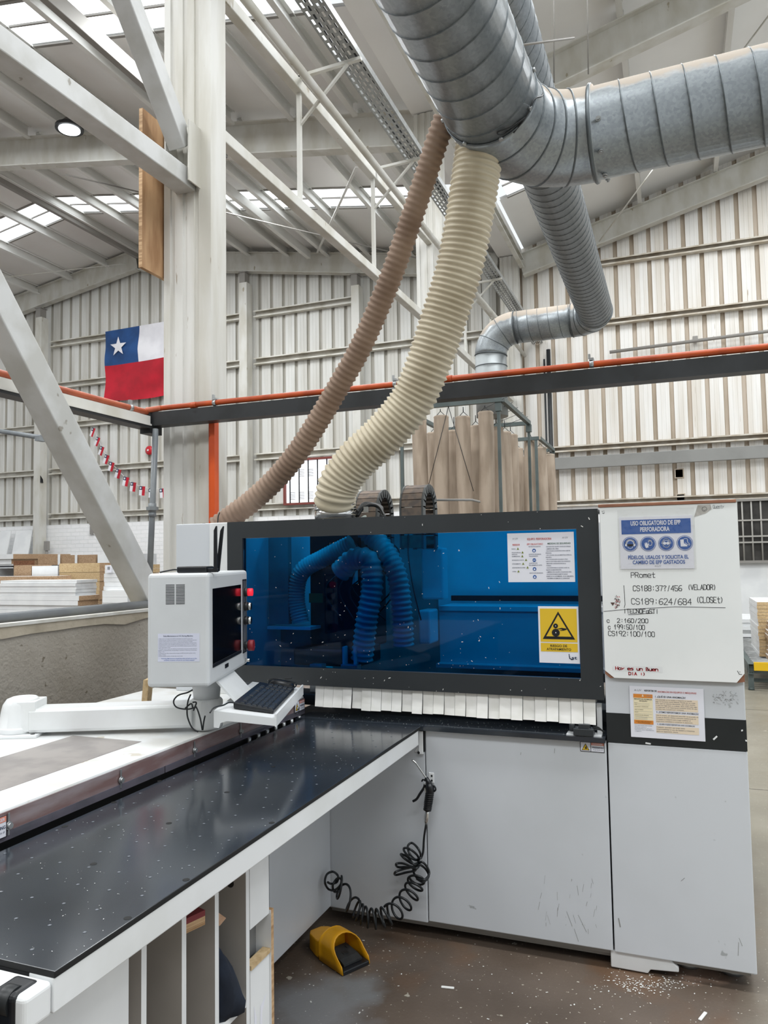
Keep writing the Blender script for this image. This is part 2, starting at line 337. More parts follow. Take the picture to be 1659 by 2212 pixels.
# flat drawing on a plane: u to the right, v downwards from the top-left corner, in metres
class Pl:
    def __init__(s, o, U, Vd, N): s.o = V(o); s.U = V(U).normalized(); s.D = V(Vd).normalized(); s.N = V(N).normalized()
    def p(s, u, v, n=0): return s.o + s.U*u + s.D*v + s.N*n
    def rect(s, mb, u0, v0, u1, v1, n, mi=0): mb.quad(s.p(u0, v1, n), s.p(u1, v1, n), s.p(u1, v0, n), s.p(u0, v0, n), mi)
    def poly(s, mb, pts, n, mi=0): mb.poly([s.p(a, b, n) for a, b in pts], mi)
    def disc(s, mb, u, v, r, n, mi=0, k=24): s.poly(mb, [(u+r*math.cos(2*math.pi*i/k), v-r*math.sin(2*math.pi*i/k)) for i in range(k)], n, mi)
    def line(s, mb, pts, w, n, mi=0):
        for (a, b), (c, d) in zip(pts[:-1], pts[1:]):
            L = math.hypot(c-a, d-b)
            if L < 1e-9: continue
            e = (c-a)/L*w/2; f = (d-b)/L*w/2
            s.poly(mb, [(a-e+f, b-f-e), (c+e+f, d+f-e), (c+e-f, d+f+e), (a-e-f, b-f+e)][::-1], n, mi)
    def text(s, mb, st, u0, u1, v, h, n, mi=0, bold=0.0, align='L'):
        """lettering between u0 and u1, centred on height v, cap height h"""
        vs, fs = glyphs(st, bold)
        if not vs: return
        x0 = min(q[0] for q in vs); x1 = max(q[0] for q in vs); k = h/.72
        sx = (u1-u0)/max(x1-x0, 1e-6) if u1 is not None else k
        n0 = len(mb.v)
        for q in vs: mb.v.append(s.p(u0+(q[0]-x0)*sx, v+h/2-q[1]*k, n))
        for q in fs: mb.face(tuple(n0+i for i in q), mi)
_gc = {}
def glyphs(st, bold):
    if (st, bold) in _gc: return _gc[(st, bold)]
    cu = bpy.data.curves.new('t', 'FONT'); cu.body = st; cu.offset = bold; cu.resolution_u = 3
    o = bpy.data.objects.new('t', cu); COL.objects.link(o); dg = bpy.context.evaluated_depsgraph_get(); dg.update()
    me = o.evaluated_get(dg).to_mesh(); vs = [(v.co.x, v.co.y) for v in me.vertices]; fs = [tuple(p.vertices) for p in me.polygons]
    o.evaluated_get(dg).to_mesh_clear(); bpy.data.objects.remove(o); bpy.data.curves.remove(cu)
    _gc[(st, bold)] = (vs, fs); return vs, fs
HAND = {'C': '45 36 16 05 01 10 30 41', 'S': '45 36 16 05 04 13 33 42 41 30 10 01', '1': '14 26 20', '8': '13 04 05 16 36 45 44 33 13 02 01 10 30 41 42 33', '9': '43 33 13 04 05 16 36 45 43 30', ':': '24 25;21 22',
 '3': '05 16 36 45 44 33 23;33 42 41 30 10 01', '7': '06 46 20', '/': '10 36', '4': '36 02 42;36 30', '5': '46 06 03 33 42 41 30 10 01', '6': '46 26 04 01 10 30 41 42 33 13 02', '0': '16 05 01 10 30 41 45 36 16', '2': '05 16 36 45 44 00 40',
 '(': '36 24 22 30', ')': '16 24 22 10', 'V': '06 20 46', 'E': '46 06 00 40;03 33', 'L': '06 00 40', 'A': '00 26 40;12 32', 'D': '00 06 26 45 41 20 00', 'O': '16 05 01 10 30 41 45 36 16', 'R': '00 06 36 45 44 33 03;23 40', 'T': '06 46;26 20',
 'N': '00 06 40 46', 'F': '06 00;06 46;03 33', 'P': '00 06 36 45 44 33 03', 'o': '14 03 01 10 30 41 43 34 14', 'm': '00 04;03 14 24 20;23 34 44 40', 'e': '02 42 43 34 14 03 01 10 40', 't': '26 20 40;04 44', 'H': '06 00;46 40;03 43', 'y': '04 22;44 00',
 's': '44 14 03 32 41 30 00', 'U': '06 01 10 30 41 46', 'u': '04 01 10 30 44 40', 'n': '04 00;02 14 34 43 40', 'B': '00 06 26 35 34 23 03;23 42 41 30 00', 'I': '26 20', 'a': '44 14 02 10 30 44 40', 'c': '43 34 14 02 10 30 41', '|': '26 20', '.': '20 21', 'Q': '16 05 01 10 30 41 45 36 16;21 50', 'i': '24 20;25 26', '?': '05 26 45 23 22;20 21'}
def hand(pl, mb, st, u0, v0, u1, v1, w, n, mi=0, skew=0.0):
    """handwriting: string between u0..u1, top v0, bottom v1"""
    k = len(st); a = (u1-u0)/k; h = v1-v0
    for i, ch in enumerate(st):
        if ch == ' ': continue
        for ln in HAND[ch].split(';'):
            pts = []
            for q in ln.split():
                jx = random.uniform(-.12, .12); jy = random.uniform(-.15, .15)
                pts.append((u0+a*(i+.08+(int(q[0])+jx)/4*.78), v1+skew*(u0+a*i-u0)-(int(q[1])+jy)/6*h))
            pl.line(mb, pts, w, n, mi)
# ================================================================== BUILDING
Y1, Y2, Y3 = 4.6, 10.6, 16.8
CX = -3.28
obj('floor', one('box', -26, 12, -7, 17.4, -.12, 0), m_floor, kind='structure')
def ztopL(x):   # underside of the left roof sheet
    return 8.62 + .165*(-3.5-x) if x > -13.5 else 8.62 + .165*10 - .165*(-13.5-x)
def ztopR(x): return 8.62 + .262*(x+3.0)
# --- corrugated gable walls
def corrugated(x0, x1, zb, ztop, y, pitch):
    mb = MB(); pr = []; x = x0
    while x < x1:
        pr += [(x, 0), (x+pitch*.24, 0), (x+pitch*.25, .006), (x+pitch*.26, 0), (x+pitch*.49, 0), (x+pitch*.50, .006), (x+pitch*.51, 0), (x+pitch*.74, 0), (x+pitch*.78, .05), (x+pitch*.96, .05)]
        x += pitch
    pr.append((x, 0)); n0 = 0
    for px_, d in pr: mb.v += [V((px_, y+d, zb)), V((px_, y+d, ztop(px_)))]
    for i in range(len(pr)-1):
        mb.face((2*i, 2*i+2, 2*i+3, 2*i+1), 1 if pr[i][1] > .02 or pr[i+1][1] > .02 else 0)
    return mb
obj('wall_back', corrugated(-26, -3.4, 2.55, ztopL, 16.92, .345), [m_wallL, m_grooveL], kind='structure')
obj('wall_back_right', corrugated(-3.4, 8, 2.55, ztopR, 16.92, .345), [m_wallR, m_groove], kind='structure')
mb = MB(); mb.box(-26, -9.1, 16.86, 17.06, 0, 2.76); mb.box(-9.1, 1.12, 16.86, 17.06, 0, 2.76); obj('wall_base', mb, m_brick, kind='structure')
mb = MB(); mb.box(1.12, 8, 16.86, 17.06, 0, 1.46); obj('wall_base_right', mb, m_bwhite, kind='structure')
# --- roof with skylight strips
SK = [(-4.3, -3.4), (1.4, 2.3), (7.62, 8.5), (13.5, 14.4)]
def roof(z, xs):
    mb = MB(); ys = [-7]
    for a, b in SK: ys += [a, b]
    ys.append(17.4)
    for xa, xb in zip(xs[:-1], xs[1:]):
        for i in range(0, len(ys), 2):
            a, b = ys[i], ys[i+1]
            mb.quad((xa, a, z(xa)), (xb, a, z(xb)), (xb, b, z(xb)), (xa, b, z(xa)))
            mb.quad((xa, a, z(xa)+.05), (xb, a, z(xb)+.05), (xb, b, z(xb)+.05), (xa, b, z(xa)+.05))
    return mb
obj('ceiling', roof(ztopL, [-26, -13.5, -3.35]), m_roof, kind='structure')
obj('ceiling_right', roof(ztopR, [-3.0, 8]), m_roof, kind='structure')
mb = MB(); mb.box(-26, 8, -7.1, -7.0, 0, 8.6); obj('wall_front_blocker', mb, M('grey_blocker_sheet', '93928e', '858480', scale=1, rough=.6), kind='structure')  # unseen wall added behind the camera, grey, to cut frontal light
nwin = 1
def skylight(z, xa, xb, ya, yb):
    global nwin
    mb = MB(); mb.quad((xa, ya, z(xa)+.03), (xb, ya, z(xb)+.03), (xb, yb, z(xb)+.03), (xa, yb, z(xa)+.03))
    o = obj('window_%d' % nwin, mb, m_sky, kind='structure'); nwin += 1
    mb = MB(); k = (z(xb)-z(xa))/(xb-xa)
    for y in (ya+.44,): mb.beam((xa, y, z(xa)-.0), (xb, y, z(xb)-.0), .03, .03)
    for y in (ya-.02, yb+.02): mb.beam((xa, y, z(xa)-.01), (xb, y, z(xb)-.01), .05, .02)
    obj('glazing_bar', mb, m_bars, o)
for a, b in SK[1:]:
    skylight(ztopL, -13.4, -4.1, a, b); skylight(ztopL, -25, -13.6, a, b); skylight(ztopR, -2.85, 7.5, a, b)
# --- columns
def column(name, y, lab, z1=8.34):
    x0, x1 = -3.485, -3.075; w = x1-x0; d = .2
    P = [(0, 0), (.055, 0), (.06, .014), (.09, .014), (.095, 0), (.165, 0), (.17, .012), (.2, .012), (.205, .0), (.265, 0), (.27, .012), (.3, .012), (.305, 0), (w, 0), (w, d), (0, d)]
    mb = MB(); n = len(P)
    for z in (0, z1): mb.v += [V((x0+a, y+b, z)) for a, b in P]
    for i in range(n): j = (i+1) % n; mb.face((i, j, n+j, n+i))
    mb.face(tuple(range(n-1, -1, -1))); mb.face(tuple(range(n, 2*n)))
    t = thing('steel_column', lab, 'column', (CX, y+.1, 0)); obj('shaft', mb, m_colw, t)
    obj('base_plate', one('box', x0-.06, x1+.06, y-.06, y+d+.06, 0, .025), m_beamw, t); return t
c1 = column('c1', Y1, 'nearest dirty white steel column, rising behind the control console'); c1.name = 'steel_column'
c2 = column('c2', Y2, 'middle white steel column, seen between the two hoses and the cable tray')
c3 = column('c3', Y3-.25, 'farthest white steel column, against the back wall beside the drain pipe')
# gussets of the nearest column
mb = MB(); mb.prism([(-.09, 0), (.09, 0), (.09, .33), (-.09, .33)], (CX, 4.36, 4.36), (CX, 4.6, 4.36), scale1=1.0); 
mb = MB(); mb.poly([(-3.37, 4.595, 4.36), (-3.37, 4.44, 4.75), (-3.37, 4.56, 4.83), (-3.37, 4.6, 4.83)]); mb.poly([(-3.17, 4.595, 4.36), (-3.17, 4.44, 4.75), (-3.17, 4.5, 4.83), (-3.17, 4.6, 4.83)])
mb.box(-3.375, -3.365, 4.46, 4.6, 4.38, 4.83); mb.box(-3.175, -3.165, 4.46, 4.6, 4.38, 4.83)
obj('gusset', mb, m_colw, c1)
# --- braces and longitudinal beams of the column row
def bar(name, p0, p1, w, h, mat, lab, cat, up=(0, 0, 1), group=None, bev=.008):
    mb = MB(); mb.beam(p0, p1, w, h, V(up)); return obj(name, mb, mat, None, lab, cat, group, bevel=bev)
bar('tie_beam', (CX, -1.2, 4.34), (CX, 4.6, 4.435), .15, .14, m_beamw, 'grey-white square beam running to the nearest column, plywood behind it', 'beam')
bar('diagonal_brace', (CX, 3.2, 6.22), (CX, 4.53, 4.68), .14, .14, m_beamw, 'steep grey-white brace meeting the nearest column above the plywood board', 'brace', (0, 1, .3))
bar('diagonal_brace', (CX, 1.98, 4.23), (CX, 4.15, 1.43), .15, .15, m_beamw, 'long grey-white brace slanting down to the concrete wall behind the console', 'brace', (0, 1, .3))
bar('tie_beam', (CX, 4.8, 5.02), (CX, 10.6, 5.10), .10, .10, m_steelw, 'lower white strut from the nearest column to the middle one, carrying two posts', 'beam')
bar('tie_beam', (CX, 4.8, 6.20), (CX, 16.5, 6.52), .09, .11, m_steelw, 'long white rail on thin posts beside a round pipe, under the left roof', 'beam')
mb = MB(); mb.sweep([(-3.02, 3.4, 6.06), (-3.02, 16.8, 6.12)], .04, 12); obj('round_pipe', mb, m_steelw, None, 'white round pipe running along the long rail under the roof', 'pipe')
bar('tie_beam', (CX, 10.8, 5.10), (CX, 16.5, 5.10), .10, .10, m_steelw, 'lower white strut between the middle column and the back wall', 'beam')
# --- cable tray with brackets
def ptray(y): return -2.92, 6.62+.004*(y-6)
t = thing('cable_tray', 'perforated zinc cable tray with black cables hanging under the valley', 'cable tray', (-2.75, 3.5, 6.4))
mb = MB(); ya, yb, w, zt = 3.2, 16.9, .105, 6.40
xl, xr = -2.75-w, -2.75+w; nrow = 5; y = ya
cols = [xl+(xr-xl)*i/(nrow) for i in range(nrow+1)]
while y < yb:   # slotted bottom: strips between the slots
    for i in range(nrow+1):
        xx = cols[i]; mb.quad((xx-.011, y, zt), (xx+.011, y, zt), (xx+.011, y+.11, zt), (xx-.011, y+.11, zt))
    for i in range(nrow):
        o = .0 if i % 2 else .055
        mb.quad((cols[i]+.011, y+o-.02, zt), (cols[i+1]-.011, y+o-.02, zt), (cols[i+1]-.011, y+o+.025, zt), (cols[i]+.011, y+o+.025, zt))
    y += .11
mb.box(xl-.012, xl-.009, ya, yb, zt, zt+.07); mb.box(xr+.009, xr+.012, ya, yb, zt, zt+.07)
obj('tray', mb, m_tray, t)
for k, (dx, dz) in enumerate(((-.05, .012), (.02, .012), (.075, .014))):
    P = [(-2.75+dx+.02*math.sin(i*.9+k), 3.2+i*.7, zt+dz+.01) for i in range(20)]
    obj('cable', one('sweep', cr(P, 4), .012, 6), m_rubber, t)
pb = ['nearest', 'second', 'third', 'farthest']
for k, y in enumerate((6.42, 8.35, 12.6, 14.6)):
    t = thing('tray_support', '%s white post with arm and strut holding the cable tray' % pb[k], 'support', (CX, y, 5.2), 'supports of the cable tray')
    obj('post', one('beam', (CX, y, 5.07), (CX, y, 6.36), .04, .04, V((0, 1, 0))), m_steelw, t)
    obj('arm', one('beam', (CX, y, 6.355), (-2.62, y, 6.375), .04, .03), m_steelw, t)
    obj('strut', one('beam', (CX, y, 5.86), (-2.76, y, 6.355), .03, .02), m_steelw, t)
# --- rafters
def rafter(lab, y, p0, p1, h0=.55, group=None):
    mb = MB(); mb.prism(iprof(.2, h0), (p0[0], y, p0[1]-h0), (p1[0], y, p1[1]-h0)); t = obj('rafter', mb, m_steelw, None, lab, 'beam', group)
    return t
rafter('left rafter of the middle frame, white I beam behind the plywood board', Y2+.1, (-13.6, 10.1), (-3.57, 8.44))
r3 = rafter('white I-beam rafter above the gable wall, left of the middle column', Y3-.12, (-13.45, 10.12), (-3.57, 8.46), .5)
rafter('white I-beam rafter of the far gable sloping down to the left edge', Y3-.12, (-25, 8.32), (-13.5, 10.19), .55)
rafter('white rafter of the far gable on the right, above the spiral duct', Y3-.12, (-2.97, 8.38), (7, 10.95), .5)
rafter('white rafter of the middle frame on the right, behind the ducts', Y2+.1, (-2.97, 8.38), (7, 10.95), .5)
rafter('left rafter of the nearest frame, high above the camera', Y1+.1, (-13.6, 10.1), (-3.57, 8.44))
rafter('right rafter of the nearest frame, high above the camera', Y1+.1, (-2.97, 8.38), (7, 10.95), .5)
# end plate and haunch where the gable rafter meets the far column
# --- purlins
def purlins(xs, z, ya, yb, fmt, group, w=.085, h=.235, flip=1):
    for i, x in enumerate(xs):
        mb = MB(); mb.prism(cprof(w*flip, h, .008, .03), (x, ya, z(x)-h-.005), (x, yb, z(x)-h-.005)); obj('roof_purlin', mb, m_purlin, None, fmt % ORD[i], 'purlin', group)
xsL = [-4.44-1.108*i for i in range(9)]; xsLL = [-14.5-1.25*i for i in range(6)]; xsR = [-1.95+1.48*i for i in range(6)]
purlins(xsL, ztopL, Y1+.2, Y2+.0, '%s white purlin up from the valley, left roof, bay above the console', 'purlins of the near left bay')
purlins(xsL, ztopL, Y2+.2, Y3-.1, '%s white purlin up from the valley, left roof, bay before the back wall', 'purlins of the far left bay')
purlins(xsLL[:4], ztopL, Y2+.2, Y3-.1, '%s white purlin left of the ridge, above the far gable at the left edge', 'purlins beyond the ridge')
purlins(xsR[:4], ztopR, Y1+.2, Y2+.0, '%s white purlin up from the valley, right roof, above the big ducts', 'purlins of the near right bay')
purlins(xsR[:4], ztopR, Y2+.2, Y3-.1, '%s white purlin up from the valley, right roof, before the back wall', 'purlins of the far right bay')
bar('roof_strut', (-6.8, Y1+.2, 8.46), (-6.8, Y2, 8.46), .10, .22, m_bars, 'darker deep strut under the purlins at the upper left, left of the nearest column', 'beam')
bar('roof_strut', (-13.38, Y2+.2, 9.98), (-13.38, Y3-.3, 9.98), .10, .2, m_bars, 'dark ridge strut meeting the peak of the far gable behind the plywood', 'beam')
bar('roof_strut', (-8.2, Y2+.2, 9.14), (-8.2, Y3-.3, 9.14), .10, .2, m_purlin, 'white strut under the far purlins ending above the gable rafter, right of the nearest column', 'beam')
bar('roof_brace', on(1, 10.9, 770, 361), on(1, 16.45, 685, 546), .05, .02, m_purlin, 'thin white flat brace slanting between the two hanging posts under the far roof', 'brace')
# --- valley gutter and eave purlin
mb = MB(); mb.prism([(-.24, 0), (.24, 0), (.24, .2), (.225, .2), (.225, .015), (-.225, .015), (-.225, .2), (-.24, .2)], (-3.28, -6, 8.36), (-3.28, 16.8, 8.36)); obj('valley_gutter', mb, m_roof, None, 'cream sheet gutter along the valley between the two roofs', 'gutter')
mb = MB(); mb.prism(cprof(.09, .2, .008, .03), (-2.98, Y1+.2, 8.02), (-2.98, Y2, 8.02)); obj('eave_purlin', mb, m_steelw, None, 'bright white eave channel ending at the middle column, beside the big duct', 'purlin')
mb = MB(); mb.prism(cprof(.09, .2, .008, .03), (-2.98, Y2+.2, 8.02), (-2.98, Y3-.25, 8.02)); obj('eave_purlin', mb, m_steelw, None, 'white eave channel ending at the farthest column above the cable tray', 'purlin')
# --- tie rods
def rod(lab, p0, p1, r=.009, mat=None, name='tie_rod', cat='rod'): return obj(name, one('sweep', [p0, p1], r, 6), mat or m_steelw, None, lab, cat)
rod('thin dark bracing rod crossing under the left roof from the plywood to the hoses', (-10.4, 10.8, 8.9), (-4.6, 16.5, 8.3), .014, m_bars)
rod('thin pale bracing rod under the roof at the left edge', (-18.5, 14.6, 9.25), (-13.7, 16.4, 9.75), .012)
rod('thin pale bracing rod under the right roof, right of the spiral duct', (-1.3, 16.3, 8.25), (1.6, 11.6, 9.35), .014)
rod('loose rod lying out from the upper duct towards the right rafter', far(1085, 103, 3.64), far(1240, 82, 3.9), .006, m_bars)
rod('vertical hanger wire nearest the duct elbow', on(1, 4.25, 1197, 178), on(1, 4.25, 1195, -160), .004, m_bars, 'hanger_wire', 'wire')
rod('vertical hanger wire over the right duct arm', on(1, 4.3, 1271, 160), on(1, 4.3, 1266, -160), .004, m_bars, 'hanger_wire', 'wire')
# --- posts of the gable wall
def post(lab, x, ztop_, w=.22):
    t = thing('wall_post', lab, 'post', (x, 16.6, 0), None)
    mb = MB(); mb.box(x-w/2, x+w/2, 16.48, 16.74, 0, ztop_-.28); obj('shaft', mb, m_steelw, t)
    mb = MB(); mb.box(x-.10, x+.06, 16.48, 16.7, ztop_-.28, ztop_); mb.box(x-.13, x+.09, 16.46, 16.72, ztop_-.02, ztop_); obj('head_bracket', mb, m_bars, t)
post('white wall post at the left edge, left of the flag', -16.8, 8.98); post('white wall post between the nearest column and the brown hose', -10.07, 9.0); post('white wall post partly hidden by the brown hose', -6.98, 8.48, .2)
# --- girts
pieces = [(-26, -16.93, 'left of the leftmost post'), (-16.67, -10.2, 'behind the flag and the nearest column'), (-9.94, -7.1, 'between the two middle wall posts'), (-6.87, -3.5, 'behind the hoses')]
gz = [3.0, 4.28, 5.58, 6.74, 7.97, 9.2]
for (a, b, where) in pieces:
    for i, z in enumerate(gz):
        if z > min(ztopL(a), ztopL(b))-.75: continue
        mb = MB(); mb.prism(cprof(.14, .17, .006, .03), (a, 16.84, z-.085), (b, 16.84, z-.085)); obj('wall_girt', mb, m_girt, None, '%s white wall rail up, %s' % (ORD[i], where), 'wall rail', 'wall rails of the left gable')
for i, z in enumerate([2.78, 3.97, 6.66, 7.97]):
    mb = MB(); mb.prism(cprof(.14, .13, .006, .03), (-2.95 if z < 7.5 else -1.4, 16.84, z-.065), (8, 16.84, z-.065)); obj('wall_girt', mb, m_girtR, None, '%s dirty wall rail up on the right wall, above the whiteboard' % ORD[i], 'wall rail', 'wall rails of the right gable')
mb = MB(); mb.box(-2.45, 8, 16.7, 16.78, 3.52, 3.78); obj('wall_band', mb, M('grey_band', '8d8d8a', '858582', scale=2, rough=.5), None, 'long flat grey sheet band across the right wall', 'band', bevel=.01)
mb = MB(); mb.sweep([(-1.2, 16.75, 5.98), (8, 16.75, 6.22)], .035, 10); mb.box(.45, .55, 16.72, 16.9, 6.04, 6.12); obj('wall_conduit', mb, m_bars, None, 'thin grey conduit crossing the right wall behind the spiral duct', 'pipe')
mb = MB(); mb.sweep([(-2.50, 16.8, 0), (-2.50, 16.8, 6.2)], .045, 10); mb.sweep([(-2.60, 16.82, 0), (-2.60, 16.82, 6.0)], .02, 8); obj('riser_pipe', mb, m_bdark, None, 'dark vertical riser pipes on the right wall beside the dust bags', 'pipe')
t = thing('drain_pipe', 'grey drain pipe with an offset bend beside the farthest column', 'pipe', (-3.6, 16.6, 0))
obj('pipe', one('sweep', cr([(-3.62, 16.6, 8.45), (-3.62, 16.6, 8.2), (-3.8, 16.6, 7.95), (-3.82, 16.6, 7.6), (-3.82, 16.6, 0)], 6), .09, 12), m_pvc, t)
obj('wall_socket', one('box', .02, .12, 16.83, 16.92, 3.28, 3.44), m_windark, None, 'small dark opening in the right wall below the grey band', 'opening') if False else None
for k, (x, z, lab) in enumerate(((.09, 3.32, 'upper small dark hole in the right wall below the grey band'), (.10, 2.80, 'lower small dark hole in the right wall, above the whiteboard'))):
    mb = MB(); mb.box(x-.07, x+.07, 16.90, 16.95, z-.08, z+.08, 1); mb.box(x-.09, x+.09, 16.9, 16.925, z-.10, z+.10, 0); obj('wall_opening', mb, [m_groove, m_windark], None, lab, 'opening')
# --- small barred window (left) and barred opening (right)
def barred(n, x0, x1, z0, z1, y, nb, hb, pane, frame, bars):
    mb = MB(); mb.box(x0, x1, y+.05, y+.06, z0, z1); w = obj('window_%d' % n, mb, pane, kind='structure')
    mb = MB(); t = .05
    mb.box(x0-t, x0, y-.03, y+.06, z0-t, z1+t); mb.box(x1, x1+t, y-.03, y+.06, z0-t, z1+t); mb.box(x0, x1, y-.03, y+.06, z1, z1+t); mb.box(x0, x1, y-.03, y+.06, z0-t, z0); obj('window_frame', mb, frame, w)
    mb = MB()
    for i in range(nb): x = x0+(x1-x0)*(i+.5)/nb; mb.sweep([(x, y, z0), (x, y, z1)], .016, 8)
    for z in hb: mb.box(x0, x1, y-.02, y+.0, z-.015, z+.015)
    obj('window_bars', mb, bars, w)
    return w
wl = barred(nwin, -9.02, -7.25, 3.06, 4.1, 16.72, 7, [], m_winlit, m_rust, m_blackm); nwin += 1
mb = MB()
for i in range(9):   # notes stuck inside the panes
    x = -8.95+.25*(i % 6)+.02; z = 3.15+.28*(i//3)
    for k in range(5): mb.box(x, x+.16, 16.762, 16.766, z+.04*k, z+.04*k+.012)
obj('window_notes', mb, m_greyt, wl)
barred(nwin, 1.15, 8, 1.5, 2.68, 16.78, 41, [1.98, 2.3, 1.86], m_windark, m_bars, M('pale_bars', 'a9a6a0', rough=.6)); nwin += 1
# --- concrete wall between the columns
mb = MB(); mb.box(-3.46, -3.10, -6, 4.6, 0, 1.315, 0); obj('wall_low_concrete', mb, m_conc, kind='structure')
mb = MB(); pts = []
P = 60
for i in range(P+1):
    y = -6+10.6*i/P; e = .02*math.sin(i*1.7)+.018*math.sin(i*4.1)
    mb.v += [V((-3.092, y, 1.298+e*.6)), V((-3.09, y, 1.345)), V((-3.46, y, 1.345))]
for i in range(P):
    a = 3*i; mb.face((a, a+3, a+4, a+1)); mb.face((a+1, a+4, a+5, a+2))
obj('trim_1', mb, m_conctop, kind='structure')
mb = MB(); mb.box(-3.14, -3.085, -6, 4.55, 1.346, 1.362); obj('trim_2', mb, m_colw, kind='structure')
mb = MB(); mb.sweep([(-3.22, -6, 1.376), (-3.22, 4.5, 1.376)], .03, 12); obj('wall_top_pipe', mb, m_gpipe, None, 'grey pipe lying along the top of the low concrete wall', 'pipe')
# --- plywood board on the nearest column
mb = MB(); mb.box(-3.53, -3.50, 4.37, 4.95, 3.76, 4.94, 0, side=[1, 1, 1, 1, 1, 0]); obj('plywood_board', mb, [m_ply, m_plyedge], None, 'tall narrow plywood board fixed to the side of the nearest column', 'board')
# --- hall lamp
_d = far(150, 280, 2)-far(150, 280, 1); _t = 9.0
while (CAM+_d*_t).z < ztopL((CAM+_d*_t).x)-.42: _t += .02
L0 = CAM+_d*_t; _k = _t/9.3
t = thing('hall_lamp', 'round lit high-bay lamp hanging at the upper left', 'lamp', L0)
mb = MB(); mb.loft([[L0+V((r*_k*math.cos(a*math.pi/12), r*_k*math.sin(a*math.pi/12), z)) for a in range(24)] for r, z in ((.165, 0), (.165, .05), (.11, .10), (.06, .18))]); obj('housing', mb, m_black, t)
mb = MB(); mb.cyl(L0+V((0, 0, -.012)), L0+V((0, 0, .0)), .125*_k, 24); obj('diffuser', mb, m_lamp, t)
obj('cord', one('sweep', [L0+V((0, 0, .18)), V((L0.x, L0.y, ztopL(L0.x)-.02))], .008, 6), m_rubber, t)
# --- pipe rack: dark beam with orange pipe
t = thing('rack_beam', 'blackened steel beam spanning from the nearest column to the right edge', 'beam', (-1, 4.5, 2.6))
mb = MB(); mb.prism([(-.05, 0), (.05, 0), (.05, .012), (-.038, .012), (-.038, .085), (.05, .085), (.05, .097), (-.05, .097)], (3.5, 4.49, 2.612), (-3.48, 4.49, 2.622)); obj('channel', mb, m_bdark, t)
obj('end_plate', one('box', -3.56, -3.47, 4.43, 4.56, 2.57, 2.74), m_rust if False else m_bdark, t)
t = thing('orange_pipe', 'orange pipe clipped along the top of the dark beam', 'pipe', (-1, 4.5, 2.74))
zo = 2.748
mb = MB(); mb.sweep([(-3.42, 4.46, zo+.0), (3.5, 4.46, zo-.012)], .019, 14)
for x in (-3.15, -1.3, .6): mb.sweep([(x, 4.46, zo-.003), (x+.05, 4.46, zo-.003)], .022, 14)
obj('pipe', mb, m_orange, t)
for x in (-2.95, -1.62, -.42, 1.1):
    mb = MB(); mb.box(x-.012, x+.012, 4.438, 4.482, zo+.015, zo+.03); mb.sweep([(x-.012, 4.46, zo-.002), (x+.012, 4.46, zo-.002)], .0235, 12); mb.box(x-.018, x-.006, 4.45, 4.47, zo+.03, zo+.055); obj('clip', mb, m_alu, t)
t = thing('rack_beam', 'dusty white rail with dark underside coming towards the camera at left', 'beam', (-3.5, 2, 2.6))
mb = MB(); mb.prism([(-.05, 0), (.05, 0), (.05, .012), (.038, .012), (.038, .07), (-.05, .082), (-.05, .07)], (-3.5, -2, 2.618), (-3.5, 4.42, 2.618)); obj('channel', mb, m_steelw, t)
obj('lower_flange', one('box', -3.56, -3.455, -2, 4.42, 2.60, 2.617), m_bdark, t)
t = thing('orange_pipe', 'brownish orange pipe clipped on the white rail at left', 'pipe', (-3.5, 2, 2.72))
obj('pipe', one('sweep', cr([(-3.5, -2, 2.722), (-3.5, 2, 2.722), (-3.5, 4.3, 2.722), (-3.49, 4.42, 2.735), (-3.40, 4.46, 2.748)], 5), .02, 14), M('dull_orange_pipe', 'b05a3a', '9d4c30', scale=6, rough=.5), t)
for y in (1.0, 2.1, 3.45, 4.25): mb = MB(); mb.sweep([(-3.5, y-.015, 2.722), (-3.5, y+.015, 2.722)], .025, 12); mb.box(-3.51, -3.49, y-.012, y+.012, 2.74, 2.775); obj('clip', mb, m_alu, t)
t = thing('orange_duct_post', 'bright orange vertical channel on the front of the nearest column', 'post', (-3.04, 4.55, 0))
mb = MB(); mb.box(-3.05, -3.012, 4.545, 4.598, 0, 2.68); mb.box(-3.07, -3.051, 4.56, 4.60, 0, 2.68); obj('channel', mb, m_orangev, t)
t = thing('air_supply_pipe', 'grey vertical air pipe with a union and a ball valve left of the nearest column', 'pipe', (-3.46, 4.45, 1.28))
a, b = V((-3.44, 4.45, 2.6)), V((-3.50, 4.45, 1.29))
obj('pipe', one('sweep', [a, b], .021, 12), m_gpipe, t)
q = a.lerp(b, .44); mb = MB(); mb.cyl(q+V((0, 0, .045)), q+V((0, 0, -.02)), .028, 8); mb.cyl(q+V((0, 0, .02)), q+V((0, 0, -.005)), .042, 6, sm=False); mb.cyl(q-V((0, 0, .02)), q-V((0, 0, .05)), .027, 10); obj('pipe_union', mb, m_gpipe, t)
q = a.lerp(b, .9); mb = MB(); mb.cyl(q+V((0, 0, .05)), q+V((0, 0, -.05)), .03, 12); mb.sweep([q, q+V((.05, 0, .02))], .016, 8); obj('valve_body', mb, m_valve, t)
mb = MB(); mb.sweep(cr([q+V((.04, 0, .02)), q+V((.075, -.01, -.01)), q+V((.085, -.01, -.07)), q+V((.08, -.01, -.13))], 4), .012, 8); obj('valve_lever', mb, M('navy_lever', '1d2433', rough=.4), t)
